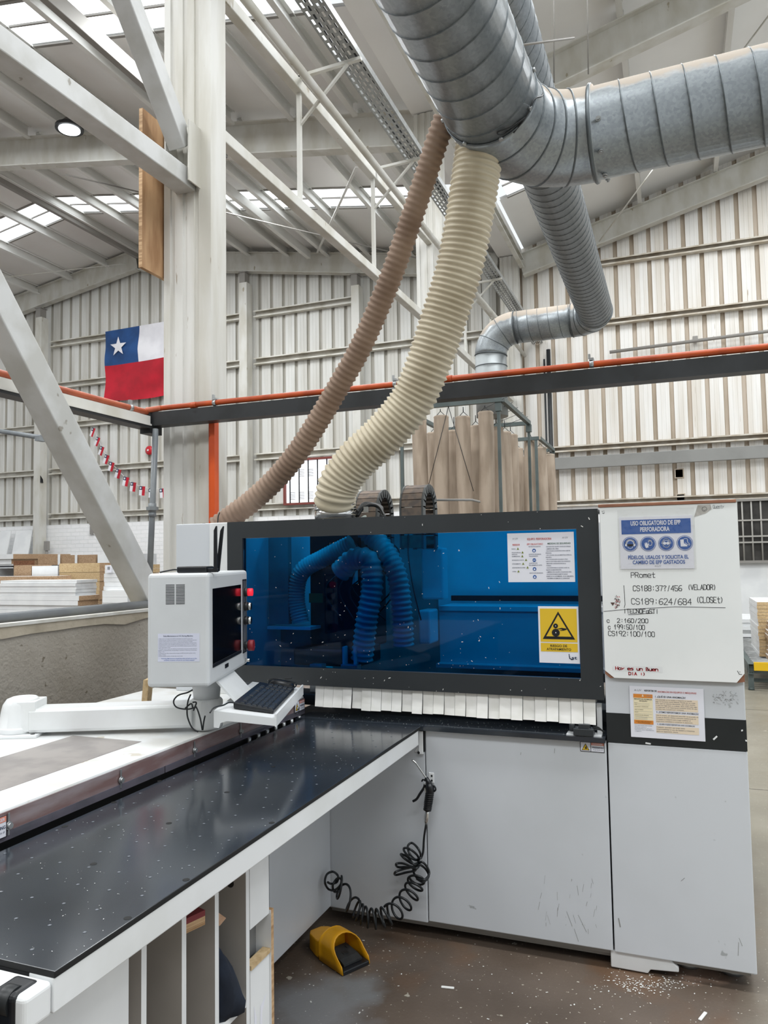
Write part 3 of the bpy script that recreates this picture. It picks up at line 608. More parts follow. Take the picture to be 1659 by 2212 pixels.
# --- flag on the gable wall
t = thing('national_flag', 'large flag with white star on blue, white and red, hung on the back wall', 'flag', (-13.2, 16.6, 6.0))
def flagpart(u0, u1, v0, v1, mat, name):
    mb = MB(); nu, nv = 24, 24
    for j in range(nv+1):
        for i in range(nu+1):
            u = u0+(u1-u0)*i/nu; v = v0+(v1-v0)*j/nv
            sag = .10*math.sin(math.pi*min(u/1.0, 1))*v*.5
            k_ = min(1, v*3); y = 16.76 - .07*k_ + k_*(.03*math.sin(11*v+6*u) + .045*math.sin(13*(u-.75)**2+10*v*u+3*v))
            mb.v.append(V((-14.66+2.9*u+.08*v, y, 8.09-1.98*v+.05*u-.06*math.sin(math.pi*u)*(v))))
    for j in range(nv):
        for i in range(nu): n = j*(nu+1)+i; mb.face((n, n+nu+1, n+nu+2, n+1), 0, True)
    return obj(name, mb, mat, t)
flagpart(0, .40, 0, .5, m_flagb, 'canton'); flagpart(.40, 1, 0, .5, m_flagw, 'white_field'); flagpart(0, 1, .5, 1, m_flagr, 'red_field')
mb = MB(); pts = []
for i in range(10): r = .28 if i % 2 == 0 else .11; a = math.pi/2+i*math.pi/5; pts.append((-14.08+r*math.cos(a), 16.60, 7.56+r*math.sin(a)))
mb.poly(pts); obj('star', mb, m_flagw, t)
# --- bunting
t = thing('bunting', 'string of small flags sagging across the back wall below the big flag', 'bunting', (-14, 16.6, 3.4))
B = [on(1, 16.74, x, y) for x, y in ((200, 923), (210, 943), (218, 963), (228, 981), (238, 997), (252, 1012), (268, 1029), (283, 1041), (302, 1050), (322, 1055), (345, 1056), (357, 1053))]
obj('string', one('sweep', cr(B, 4), .006, 5), m_white, t)
for i, p in enumerate(B[:11]):
    d = (B[i+1]-p).normalized(); n = V((d.z, 0, -d.x)); 
    if n.z > 0: n = -n
    n = (n*.5+V((0, 0, -1))*.7).normalized(); d = V((-n.z, 0, n.x)); w = .19; h = .25; yy = V((0, -.01, 0)); k = .65+.35*min(1, i/6)
    d = d*k; mb = MB(); q = p+yy
    mb.quad(q, q+d*w*.5, q+d*w*.5+n*h*.4, q+n*h*.4, 2); mb.quad(q+n*h*.4, q+d*w*.5+n*h*.4, q+d*w*.5+n*h, q+n*h, 1); mb.quad(q+d*w*.5, q+d*w, q+d*w+n*h, q+d*w*.5+n*h, 0)
    c = q+d*w*.22+n*h*.2-V((0, .004, 0)); mb.poly([c+d*(.025*math.cos(a*.9))+n*(.03*math.sin(a*.9)) for a in range(7)], 1)
    obj('small_flag', mb, [m_flagr, m_flagw, m_navy], t)
# --- alarm bell, sign box, floodlight, conduit at left
p = on(1, 16.86, 323, 973); t = thing('alarm_bell', 'round red alarm bell on the back wall left of the nearest column', 'bell', p)
mb = MB(); mb.loft([[p+V((r*math.cos(a*math.pi/10), -d, r*math.sin(a*math.pi/10))) for a in range(20)] for r, d in ((.10, -.08), (.125, 0), (.12, .03), (.08, .055), (.03, .06))]); obj('gong', mb, m_red, t)
obj('boss', one('cyl', p+V((0, -.06, 0)), p+V((0, -.075, 0)), .025, 12), m_white, t)
p = on(1, 16.6, 88, 1036); mb = MB(); mb.loft([[p+V((.12*a*s_, -.1*d, .10*h)) for a, s_, h in ((-1, s, -1), (1, s, -1), (1, s*.7, 1), (-1, s*.7, 1))] for s, d in ((.8, 0), (1, 1))], sm=False); obj('floodlight', mb, m_black, None, 'small black floodlight on the leftmost wall post', 'floodlight')
p = on(1, 16.85, 204, 1145); mb = MB(); mb.box(p.x-.12, p.x-.02, 16.80, 16.86, p.z-.12, p.z+.12, 1); mb.box(p.x-.01, p.x+.35, 16.83, 16.86, p.z-.12, p.z-.02, 0); mb.box(p.x-.01, p.x+.35, 16.83, 16.86, p.z+.0, p.z+.12, 0); obj('switch_box', mb, [m_bwhite, m_bars], None, 'small white switch box on the brick wall beside the brace', 'switch')
mb = MB(); mb.sweep([on(1, 12, -60, 922), on(1, 12, 88, 945)], .05, 8); mb.box(*[v for v in (on(1, 12, 88, 945).x-.06, on(1, 12, 88, 945).x+.06, 11.9, 12.1, on(1, 12, 88, 945).z-.08, on(1, 12, 88, 945).z+.02)]); obj('wall_conduit', mb, m_gpipe, None, 'grey bar entering from the left edge before the leftmost wall post', 'pipe')
p = on(1, 16.55, 101, 1180); mb = MB(); mb.sweep([(p.x, p.y, 0), (p.x, p.y, p.z)], .04, 8); mb.box(p.x-.06, p.x+.06, p.y-.05, p.y+.05, p.z-.12, p.z+.14); obj('electric_riser', mb, m_bars, None, 'grey conduit with a rusty box beside the leftmost wall post', 'conduit')
# ================================================================== MACHINE
YM = 3.25
mac = thing('boring_machine', 'white and charcoal boring machine with blue tinted window and whiteboard on its tower', 'machine', (-.6, 3.8, 0))
tw = obj('tower', one('box', -.295, .22, YM, 4.6, .905, 1.842), m_machine, mac, bevel=.004)
obj('black_stripe', one('box', -.2945, .2205, YM-.002, YM+.02, .896, 1.013), m_dark if False else M('black_vinyl_stripe', '24282a', rough=.4, c2='1f2325', scale=5), tw)
mb = MB()
for (x, y, w, a) in ((1545, 1594, .02, .7), (1400, 1606, .02, -.2), (1612, 1600, .006, 1.4), (1603, 1578, .006, 0)):
    p = on(1, YM-.003, x, y); d = V((math.cos(a), 0, math.sin(a)))*w/2; e = V((-math.sin(a), 0, math.cos(a)))*.004; mb.quad(p-d-e, p+d-e*.5, p+d+e, p-d+e*.6)
obj('paint_chip', mb, m_white, tw)
obj('lower_door', one('box', -.2925, .2205, YM, 3.275, .072, .894), m_machine, mac, bevel=.004)
obj('tower_body', one('box', -.29, .215, 3.275, 4.6, .06, .905), m_machine, mac)
pa = obj('front_panel', one('box', -1.0685, -.2985, YM, 3.275, .074, .900), m_machine, mac, bevel=.004)
pb_ = obj('front_panel', one('box', -1.55, -1.0725, YM, 3.275, .066, .900), m_machine, mac, bevel=.004)
obj('side_panel', one('box', -1.56, -1.535, 2.69, YM-.002, .073, .86), m_machine, mac, bevel=.003)
mb = MB(); mb.box(-1.55, .2, 3.27, 3.30, .055, .072); mb.box(-1.55, -.3, 3.29, 3.33, .035, .053); obj('base_rail', mb, m_bars, mac)
obj('chassis', one('box', -1.9, .18, 3.5, 4.55, .05, .86), m_under, mac)
mb = MB(); z0 = .004
mb.prism([(-.31, z0+.002), (-.17, z0), (-.16, .02), (-.055, .028), (-.055, .045), (-.09, .072), (-.31, .072)], (0, YM+.012, 0), (0, YM+.03, 0), V((0, 0, 1)))
for v in mb.v: pass
obj('foot_plate', mb, m_white, mac, bevel=.004)
for x in (-.02, .14): mb = MB(); mb.cyl((x, 3.4, 0), (x, 3.4, .02), .045, 16); mb.cyl((x, 3.4, .02), (x, 3.4, .075), .018, 10); obj('levelling_foot', mb, m_alu, mac)
for x in (-1.4, -.7): mb = MB(); mb.cyl((x, 3.9, 0), (x, 3.9, .02), .045, 16); mb.cyl((x, 3.9, .02), (x, 3.9, .06), .018, 10); obj('levelling_foot', mb, m_under, mac)
# hood: frame with window
hx0, hx1, hz0, hz1 = -2.081, -.303, 1.062, 1.843
wx0, wx1, wz0, wz1 = -1.995, -.391, 1.143, 1.762
mb = MB(); ya, yb = YM, 3.285
mb.box(hx0, hx1, ya, yb, wz1, hz1); mb.box(hx0, hx1, ya, yb, hz0, wz0); mb.box(hx0, wx0, ya, yb, wz0, wz1); mb.box(wx1, hx1, ya, yb, wz0, wz1)
hood = obj('hood_frame', mb, m_dark, mac)
obj('window_pane', one('box', wx0+.001, wx1-.001, 3.262, 3.264, wz0+.001, wz1-.001), m_glass, hood, 'blue tinted window pane')
mb = MB(); rnd = random.Random(3)
for i in range(130):
    x = rnd.uniform(wx0+.02, wx1-.25) if rnd.random() < .8 else rnd.uniform(wx0, wx1); z = wz0+.02+(wz1-wz0-.05)*rnd.random()**1.3; s_ = rnd.uniform(.0005, .0014); L = s_*rnd.choice((1, 1, 1.8, 3)); a = rnd.uniform(0, 3.1)
    d = V((math.cos(a), 0, math.sin(a)))*L; e = V((-math.sin(a), 0, math.cos(a)))*s_; p = V((x, 3.2605, z)); mb.quad(p-d-e, p+d-e, p+d+e, p-d+e)
for i in range(34):
    x = rnd.uniform(hx0+.3, hx1); z = rnd.choice((rnd.uniform(hz0, wz0), rnd.uniform(hz0, wz0), rnd.uniform(wz1, hz1))); s_ = rnd.uniform(.0008, .0018); L = s_*rnd.choice((1, 1, 3)); a = rnd.uniform(0, 3.1)
    d = V((math.cos(a), 0, math.sin(a)))*L; e = V((-math.sin(a), 0, math.cos(a)))*s_; p = V((x, YM-.0006, z)); mb.quad(p-d-e, p+d-e, p+d+e, p-d+e)
obj('stuck_chips', mb, m_dustspeck, hood, kind='stuff')
mb = MB(); mb.box(hx0, hx1, 3.286, 3.36, 1.825, 1.842); mb.box(-1.70, -1.41, 3.36, 3.62, 1.825, 1.842); obj('hood_top', mb, m_dark, mac)
# left head-end cabinet
mb = MB(); mb.box(-2.40, -2.19, 3.27, 4.4, 1.0, 1.843); c_ = obj('control_cabinet', mb, m_machine, mac, bevel=.004)
mb = MB(); mb.box(-2.189, -2.083, YM+.005, 4.4, 1.0, 1.843); obj('cabinet_post', mb, m_white, mac, bevel=.004)
mb = MB(); mb.sweep(cr([(-2.235, 3.4, 1.843), (-2.232, 3.4, 1.88), (-2.222, 3.4, 1.905)], 4), .003, 6); mb.cyl((-2.32, 3.4, 1.843), (-2.32, 3.4, 1.852), .008, 6); obj('cable_stub', mb, m_rubber, mac)
# bed inside the hood, seen under the curtain
obj('inner_bed', one('box', -1.70, -.3, 3.225, 4.4, .895, .914), m_table, mac)
obj('bed_edge', one('box', -1.068, -.3, 3.246, 3.256, .901, .9145), m_dark, mac)
# strip curtain
rnd = random.Random(11); n = 26; xs = [-1.612+(1.612-.336)*(i/n)**1.02 for i in range(n+1)]
mb = MB(); mb.box(-1.615, -.334, 3.290, 3.296, 1.045, 1.085); obj('curtain_rail', mb, m_alu, mac)
for i in range(n):
    a, b = xs[i]+.0008, xs[i+1]-.0008; y = 3.266+rnd.uniform(-.003, .003); zb = .966-.006*i/n+rnd.uniform(-.004, .003); t1, t2 = rnd.uniform(-.006, .003), rnd.uniform(-.006, .003)
    mb = MB(); R = []
    for k in range(5):
        z = 1.082+(zb-1.082)*k/4; cv = .012*(k/4)**2
        R.append([(a, y+t1*k/4-cv, z), (b, y+t2*k/4-cv, z-.001*k*(t2-t1)*60/4), (b, y+t2*k/4-cv+.0015, z-.001*k*(t2-t1)*60/4), (a, y+t1*k/4-cv+.0015, z)])
    mb.loft(R, sm=False); obj('curtain_strip', mb, m_dirt, mac)
# clamp unit at the right end of the bed
mb = MB(); q = on(1, 3.245, 1228, 1572); mb.box(-.425, -.345, 3.225, 3.285, .918, .945); mb.box(-.405, -.36, 3.235, 3.28, .945, .962); mb.cyl((-.432, 3.25, .93), (-.432, 3.25, .96), .012, 10)
for dx in (-.41, -.362): mb.cyl((dx, 3.24, .945), (dx, 3.24, .948), .006, 8)
obj('panel_clamp', mb, m_dark, mac, bevel=.003)
mb = MB(); mb.box(-.455, -.315, 3.24, 3.30, .9145, .919); mb.box(-.335, -.315, 3.28, 3.30, .919, 1.04); obj('clamp_plate', mb, m_white, mac)
mb = MB()
for k in range(3): mb.sweep(cr([(-.35, 3.25+.01*k, .94+.006*k), (-.325, 3.24, .945+.004*k), (-.305, 3.26, .935-.004*k)], 4), .003, 6)
obj('clamp_cable', mb, m_rubber, mac)
# hinge bracket beside the table end
mb = MB(); mb.box(-1.096, -1.075, 3.235, 3.25, .79, .89); mb.prism([(0, .0), (.045, 0), (.045, .05), (.03, .05)], (-1.12, 3.245, .795), (-1.12, 3.249, .795)); obj('table_bracket', mb, m_white, mac, bevel=.002)
mb = MB(); p = on(1, 3.234, 904, 1626); mb.cyl(p, p+V((0, .012, 0)), .006, 14); mb.box(-1.075, -1.07, 3.238, 3.25, .80, .90); obj('bracket_hole', mb, m_under, mac)
# stickers on the front panel
def warn_sticker(parent_lab, O, U, N, w, h, words):
    """hazard sticker: triangle at left, red header and text at right"""
    pl = Pl(O, U, V((0, 0, -1)), N); mb = MB(); pl.rect(mb, 0, 0, w, h, 0, 0)
    t = obj('warning_sticker', mb, m_paper, None, parent_lab, 'sticker', origin=pl.p(w/2, h, 0))
    mb = MB(); b = w*.022
    for r in ((0, 0, w, b), (0, h-b, w, h), (0, 0, b, h), (w-b, 0, w, h), (w*.44-b/2, 0, w*.44+b/2, h)): pl.rect(mb, *r, .0008, 0)
    pl.rect(mb, w*.46, b, w-b, h*.30, .0008, 1); pl.text(mb, words[0], w*.52, w*.93, h*.165, h*.14, .0014, 2, .02)
    pl.text(mb, words[1], w*.5, w*.95, h*.52, h*.15, .0014, 3, .02); pl.text(mb, words[2], w*.53, w*.93, h*.74, h*.09, .0014, 3)
    pl.poly(mb, [(w*.22, h*.16), (w*.06, h*.86), (w*.39, h*.86)], .0008, 0); pl.poly(mb, [(w*.22, h*.26), (w*.09, h*.81), (w*.355, h*.81)], .0012, 4)
    pl.poly(mb, [(w*.13, h*.52), (w*.21, h*.62), (w*.23, h*.47), (w*.27, h*.47), (w*.27, h*.63), (w*.31, h*.7), (w*.16, h*.74), (w*.22, h*.69)], .0016, 0)
    obj('sticker_print', mb, [m_ink, m_salmon if words[0] == 'DANGER' and w > .08 else m_redtxt, m_paper, m_navy, m_signy], t); return t
a = on(1, YM-.0015, 1253, 1601.5); b = on(1, YM-.0015, 1306, 1628)
warn_sticker('danger sticker with hazard triangle on the upper right of the white front panel', V((a.x, YM-.0015, a.z)), (1, 0, 0), (0, -1, 0), b.x-a.x, a.z-b.z-.003, ('DANGER', 'PRESSING', 'Keep hands off'))
# scuffs on panels
mb = MB(); rnd = random.Random(5)
def scuff(x, y, L, a, w, yv=YM-.0006):
    p = on(1, yv, x, y); d = V((math.cos(a), 0, math.sin(a)))*L/2; e = V((-math.sin(a), 0, math.cos(a)))*w/2; mb.quad(p-d-e*.4, p+d-e, p+d+e*.5, p-d+e)
for i in range(26): scuff(rnd.uniform(1160, 1290), rnd.uniform(1900, 2015), rnd.uniform(.004, .04), rnd.uniform(1.3, 1.9), rnd.uniform(.0008, .0018))
for (x, y, L, a) in ((1258, 1995, .07, -1.1), (1230, 1985, .06, -1.2), (1245, 2020, .05, -1.25), (1595, 2050, .05, 1.5), (1600, 2035, .03, -1.2), (1338, 1993, .035, -1.35), (1198, 1622, .02, 1.5), (1125, 1628, .012, 1.4), (1475, 1900, .02, .8)): scuff(x, y, L, a, .0022 if x != 1338 else .006)
obj('scuff_marks', mb, M('scuff_grey', '8e8f8c', rough=.8), pa, kind='stuff')
# ---- interior seen through the window
mb = MB(); a = on(1, 4.35, 945, 1200); mb.box(a.x, -.30, 4.35, 4.38, 1.36, 1.83); obj('rear_panel', mb, m_white, mac)
mb = MB(); mb.box(-1.24, -.3, 4.05, 4.35, 1.36, 1.385); obj('gantry_ledge', mb, m_white, mac)
mb = MB(); mb.box(-1.24, -.3, 4.06, 4.3, 1.08, 1.36); mb.box(-1.24, -.3, 4.30, 4.33, 1.40, 1.43, 1); mb.box(-1.24, -.3, 3.98, 4.3, 1.06, 1.08); obj('gantry_beam', mb, [m_machine, m_black], mac)
mb = MB(); a = on(1, 3.95, 909, 1184); b = on(1, 3.95, 958, 1295); mb.box(a.x, b.x, 3.95, 4.05, b.z, a.z); a = on(1, 3.85, 903, 1318); b = on(1, 3.85, 930, 1392); mb.box(a.x, b.x, 3.85, 4.0, b.z, a.z); obj('gantry_post', mb, m_white, mac, bevel=.01)
mb = MB(); mb.box(-2.06, on(1, 3.62, 622, 1200).x, 3.62, 3.66, 1.31, 1.80, 1); mb.box(-2.06, -1.80, 3.60, 3.9, 1.285, 1.30, 0); mb.box(-2.06, -1.82, 3.75, 3.78, 1.06, 1.285, 1); mb.box(-2.06, -1.78, 3.7, 3.75, 1.03, 1.05, 0); obj('inner_wall', mb, [m_white, m_panelgrey], mac)  # grey here paints shade onto a whitish cabinet panel
mb = MB(); ca = on(1, 4.3, 600, 1200).x; cb = on(1, 4.3, 684, 1200).x; mb.box(ca, cb, 4.3, 4.34, 1.3, 1.84); ic = obj('inner_cabinet', mb, m_white, mac)
mb = MB()
for k in range(14):
    for h in (0, 1): mb.box(cb-.17+.075*h, cb-.105+.075*h, 4.295, 4.30, 1.62+.012*k, 1.626+.012*k)
obj('vent_slots', mb, m_under, ic)
ha = on(1, 3.72, 668, 1200).x; mb = MB(); mb.box(ha, ha+.30, 3.72, 4.1, 1.17, 1.80); mb.box(ha-.04, ha+.34, 3.6, 3.9, 1.10, 1.19); hd = obj('drill_head', mb, m_black, mac, bevel=.012)
obj('small_display', one('box', ha+.0, ha+.08, 3.712, 3.718, 1.42, 1.47), m_green, hd, 'greenish small display')
for (x0, x1, y, z0, z1) in ((-1.74, -1.67, 3.46, .99, 1.13), (-1.57, -1.48, 3.46, .99, 1.135), (-1.655, -1.64, 3.5, 1.0, 1.10), (-1.565, -1.555, 3.47, 1.13, 1.22), (-1.505, -1.495, 3.47, 1.13, 1.22), (-1.60, -1.58, 3.68, 1.52, 1.66), (-1.47, -1.45, 3.68, 1.62, 1.78)):
    obj('pneumatic_cylinder', one('box', x0, x1, y, y+.05, z0, z1), m_alu if x1-x0 > .03 else m_bwhite, hd, bevel=.004)
mb = MB(); mb.box(-2.06, -.31, 3.45, 3.6, .93, .985); obj('lower_beam', mb, m_dark, mac, bevel=.005)
mb = MB(); mb.box(-2.05, -.31, 4.40, 4.42, .95, 1.83); obj('rear_cover', mb, m_panelgrey, mac)
def hose(name, P, r, pitch, amp, mat, parent=None, seg=24, lab=None, cat=None, loc=None, n=10):
    P = resample(cr(P, 16), pitch/4); R = []
    for i in range(len(P)): R.append((r[0]+(r[1]-r[0])*i/len(P) if isinstance(r, tuple) else r)+(amp, 0, -amp*.6, 0)[i % 4])
    mb = MB(); mb.sweep(P, R, seg); return obj(name, mb, mat, parent, lab, cat)
yh = 3.52
def ip(x, y, Y): return on(1, Y, x, y)
hose('extraction_hose', [ip(775, 1130, 3.62), ip(800, 1155, 3.62), ip(832, 1190, 3.60), ip(858, 1245, 3.58), ip(868, 1320, 3.58), ip(872, 1395, 3.60)], .049, .026, .006, m_hosed, mac)
hose('extraction_hose', [ip(735, 1235, 3.58), ip(765, 1208, 3.56), ip(797, 1212, 3.55), ip(804, 1265, 3.54), ip(792, 1340, 3.53), ip(782, 1425, 3.55)], .052, .028, .006, m_hosed, mac)
hose('extraction_hose', [ip(760, 1175, 3.66), ip(700, 1205, 3.66), ip(652, 1235, 3.66), ip(640, 1290, 3.66), ip(650, 1345, 3.66)], .045, .016, .004, m_hosed, mac)
for k in range(9):
    rnd = random.Random(40+k); x = rnd.uniform(740, 900); mb = MB()
    mb.sweep(cr([ip(x, 1150, 3.72), ip(x+rnd.uniform(-40, 60), 1200, 3.68), ip(x+rnd.uniform(-60, 60), 1270, 3.6), ip(x+rnd.uniform(-50, 40), 1340, 3.56)], 8), .004, 5); obj('inner_cable', mb, m_rubber, mac)
# drag chains and cables on the hood top
def drag(lab, x0, x1, y0, y1, ztop):
    t = thing('drag_chain', lab, 'drag chain', ((x0+x1)/2, (y0+y1)/2, 1.70)); r = (y1-y0)/2; zc = ztop-r; path = [V((0, y0, 1.70+(zc-1.70)*k/3)) for k in range(3)]
    path += [V((0, (y0+y1)/2-r*math.cos(a*math.pi/10), zc+r*math.sin(a*math.pi/10))) for a in range(11)] + [V((0, y1, zc+(1.70-zc)*k/3)) for k in (1, 2, 3)]
    mb = MB()
    for a, b in zip(path[:-1], path[1:]):
        d = (b-a); c = (a+b)/2; L = d.length/2; d.normalize(); nn = V((0, d.z, -d.y)); nn = -nn if nn.dot(c-V((0, (y0+y1)/2, zc))) < 0 else nn
        mb.obox(V(((x0+x1)/2, c.y, c.z)), V((1, 0, 0)), d, nn, (x1-x0)/2-.006, L*.92, .004); 
        mb.obox(V(((x0+x1)/2, c.y, c.z))-nn*.034, V((1, 0, 0)), d, nn, (x1-x0)/2-.006, L*.3, .003)
    obj('links', mb, m_chain, t)
    for xx in (x0, x1):
        ms = MB()
        for a, b in zip(path[:-1], path[1:]):
            d = (b-a); c = (a+b)/2; L = d.length/2; d.normalize(); nn = V((0, d.z, -d.y)); nn = -nn if nn.dot(c-V((0, (y0+y1)/2, zc))) < 0 else nn
            ms.obox(V((xx, c.y, c.z))-nn*.016, V((1, 0, 0)), d, nn, .005, L*1.08, .021)
        obj('side_plate', ms, m_chaind, t)
drag('dusty drag chain arching over the machine top, right of the black cables', -1.335, -1.215, 3.72, 3.96, 2.035)
drag('dark drag chain half hidden behind the cream hose', -1.60, -1.475, 3.74, 3.98, 2.02)
t = thing('cable_loop', 'black cable loops lying on the machine top between the hose and the drag chain', 'cable', on(1, 3.55, 800, 1100))
for k in range(4): obj('cable', one('sweep', cr([ip(772-k*2, 1115, 3.5), ip(783, 1099-k*3, 3.52+.02*k), ip(800, 1091-k, 3.54+.02*k), ip(818+2*k, 1096, 3.55+.02*k), ip(832-3*k, 1118, 3.5)], 6), .0085, 8), m_rubber, t)
obj('cable_tag', one('box', *(lambda p: (p.x-.012, p.x+.012, p.y-.012, p.y-.008, p.z-.012, p.z+.012))(ip(792, 1100, 3.52))), m_pvc, t)
mb = MB(); mb.sweep([ip(935, 1080, 4.2), ip(1020, 1080, 4.4), ip(1036, 1084, 4.5)], .007, 8); mb.sweep([ip(935, 1080, 4.2), ip(935, 1140, 4.2)], .007, 8); obj('guide_rod', mb, m_bars, mac)
# ================================================================== SIDE BENCH with press rail
ben = thing('infeed_bench', 'white machine bench with grey inlay plates and a press rail along its edge', 'bench', (-2.3, 1.5, 0))
dk = obj('deck', one('box', -2.57, -1.70, -1.2, 3.32, .965, 1.0), m_deck, ben, bevel=.006)
mb = MB(); mb.box(-2.16, -1.845, .6, 2.31, .999, 1.0012); obj('inlay_plate', mb, m_panelgrey, dk)
mb = MB(); mb.box(-2.17, -1.85, 2.56, 3.0, .999, 1.0012); obj('inlay_plate', mb, m_panelgrey, dk)
mb = MB(); mb.box(-2.55, -1.72, -1.1, 3.24, .04, .96); obj('bench_body', mb, m_under, ben)
mb = MB(); mb.box(-1.705, -1.697, -1.2, 3.315, .94, .992); obj('rail_face', mb, m_pink, ben, 'brown strip behind clear plastic')
mb = MB()
for a, b in ((-1.2, .55), (.555, 2.245), (2.25, 3.315)): mb.box(-1.696, -1.692, a, b, .918, .990)
obj('clear_guard', mb, m_plastic, ben) if False else None
mb = MB()
for a, b in ((-1.2, .55), (.556, 2.244), (2.25, 3.315)): mb.box(-1.699, -1.694, a, b, .918, .941)
obj('guard_lip', mb, m_plastic, ben)
for y in (1.58, 2.02, 2.42, 2.74, 3.02, 3.235):
    mb = MB(); mb.box(-1.694, -1.692, y-.003, y+.003, .93, .988); mb.cyl((-1.694, y, .955), (-1.684, y, .955), .008, 8); mb.cyl((-1.694, y, .955), (-1.69, y, .955), .011, 12); obj('rail_screw', mb, m_alu, ben)
for k in range(7): mb = MB(); mb.cyl((-1.69, 2.80+.075*k, .885), (-1.69, 2.80+.075*k, .918), .0085, 10); obj('press_pin', mb, m_alu, ben)
mb = MB(); mb.box(-1.80, -1.715, -1.2, 3.3, .90, .925); obj('rail_underside', mb, m_under, ben)
a = on(0, -1.691, 633, 1513); 
def rail_sticker(lab, y0, z0, w, h): warn_sticker(lab, V((-1.6895, y0, z0)), (0, 1, 0), (1, 0, 0), w, h, ('DANGER', 'PRESSING', 'Keep hands off'))
rail_sticker('danger sticker on the far end of the press rail beside the strip curtain', 3.205, .990, .10, .05)
rail_sticker('danger sticker on the press rail at the left edge of the photo', 1.47, .988, .10, .058)
p = V((-2.16, 2.74, 1.0)); mb = MB(); mb.obox(p+V((0, 0, .075)), V((.94, .34, 0)), V((-.34, .94, 0)), V((.1, 0, 1)).normalized(), .012, .03, .0735); obj('wood_block', mb, m_tan, None, 'tan wooden block standing on the white bench behind the console arm', 'block')
mb = MB(); rnd = random.Random(9)
# ================================================================== TABLE
tab = thing('work_table', 'long table with black perforated top and white apron in the foreground', 'table', (-1.4, 2.1, 0))
tp = obj('tabletop', one('box', -1.655, -1.078, 1.113, 3.215, .902, .915, 0, [1, 0, 1, 1, 1, 1]), [m_table, m_blackm], tab, bevel=.002)
obj('apron', one('box', -1.14, -1.080, 1.113, 3.19, .840, .903), m_white, tab, bevel=.003)
obj('table_frame', one('box', -1.65, -1.14, 1.113, 3.19, .85, .902), m_under, tab)
mb = MB(); mb.prism([(-1.64, .838), (-1.0795, .838), (-1.0795, .902), (-1.64, .902)], (0, 1.111, 0), (0, 1.046, 0)); 
for v in mb.v: v.x = -v.x if v.x > 0 else v.x
ec = obj('end_cap', mb, m_white, tab, bevel=.010, seg=4)
mb = MB(); mb.box(-1.157, -1.097, 1.041, 1.103, .842, .9055); obj('roller_housing', mb, m_black, ec, bevel=.012, seg=4)
mb = MB(); mb.sweep([(-1.146, 1.060, .884), (-1.138, 1.060, .884), (-1.135, 1.060, .884), (-1.112, 1.060, .884)], [.020, .0245, .0245, .0245], 24); obj('roller', mb, m_rubber, ec)
mb = MB(); mb.box(-1.30, -1.24, 1.041, 1.103, .842, .9055); obj('roller_housing', mb, m_black, ec, bevel=.012, seg=4)
mb = MB(); r2 = random.Random(21)
for i in range(24):
    for j in range(7):
        x = -1.63+.09*j+(.047 if i % 2 else 0); y = 1.16+.0875*i
        if x > -1.10: continue
        mb.v += [V((x+.0042*math.cos(k*math.pi/4), y+.0042*math.sin(k*math.pi/4), .9154)) for k in range(8)]; nn = len(mb.v); mb.face(tuple(range(nn-8, nn)), 0)
        mb.v += [V((x+.0018*math.cos(k*math.pi/3), y+.0018*math.sin(k*math.pi/3), .9157)) for k in range(6)]; nn = len(mb.v); mb.face(tuple(range(nn-6, nn)), 1)
for (x, y) in ((202, 1866), (402, 1900), (276, 1983), (365, 1778), (587, 1777), (490, 1711), (140, 1785), (246, 1733), (590, 1656), (345, 1687)):
    p = on(2, .9154, x, y); mb.v += [p+V((.0085*math.cos(k*math.pi/5), .0085*math.sin(k*math.pi/5), 0)) for k in range(10)]; nn = len(mb.v); mb.face(tuple(range(nn-10, nn)), 2)
obj('air_holes', mb, [M('hole_rim', '565b62', rough=.5), M('hole_ball', '8a8e93', rough=.3), m_blackm], tp, kind='stuff')
mb = MB()
for i in range(360):
    x = -1.64+.55*r2.random(); y = 1.12+2.05*r2.random()**1.3; s_ = r2.uniform(.0003, .0008); a = r2.uniform(0, 3.1); d = V((math.cos(a), math.sin(a), 0))*s_*r2.choice((1, 1, 2.2)); e = V((-math.sin(a), math.cos(a), 0))*s_; p = V((x, y, .9165)); mb.quad(p-d-e, p+d-e, p+d+e, p-d+e)
for i in range(160):
    x = -1.65+1.3*r2.random(); y = 3.235+.14*r2.random(); s_ = r2.uniform(.0006, .0016); p = V((x, y, .9155)); mb.quad(p+V((-s_, -s_, 0)), p+V((s_, -s_, 0)), p+V((s_, s_, 0)), p+V((-s_, s_, 0)))
o = obj('wood_dust', mb, m_dustspeck, None, 'fine pale wood chips scattered over the black tabletop', 'wood chips', kind='stuff')
# ---- shelf unit under the table
sh = thing('shelf_unit', 'white board rack with upright slots under the near end of the table', 'shelf', (-1.3, 1.65, 0))
FX, BX = -1.16, -1.50
mb = MB(); mb.box(BX, FX, 1.20, 1.93, .795, .812); obj('top_panel', mb, m_bwhite, sh)
for k, y in enumerate((1.455, 1.605, 1.747, 1.90)):
    mb = MB(); mb.box(BX, FX, y, y+.018, .0, .794, 0, side=[1, 0, 1, 1, 1, 0]); obj('divider', mb, [m_bwhite, m_slotshade], sh)
obj('back_panel', one('box', BX-.015, BX, 1.2, 2.03, 0, .79), m_slotshade, sh)
obj('recess_panel', one('box', FX-.06, FX-.045, 1.92, 2.028, .50, .64), M('dark_grey_board', '7f8080', '737474', scale=4, rough=.6), sh)
obj('front_panel', one('box', FX-.018, FX+.002, 1.10, 1.41, 0, .79), m_bwhite, sh)
obj('cubby_shelf', one('box', BX, FX, 1.766, 1.899, .418, .436), m_bwhite, sh)
mb = MB(); mb.box(FX-.018, FX, 1.921, 2.028, .615, .80); obj('upper_door', mb, m_bwhite, sh)
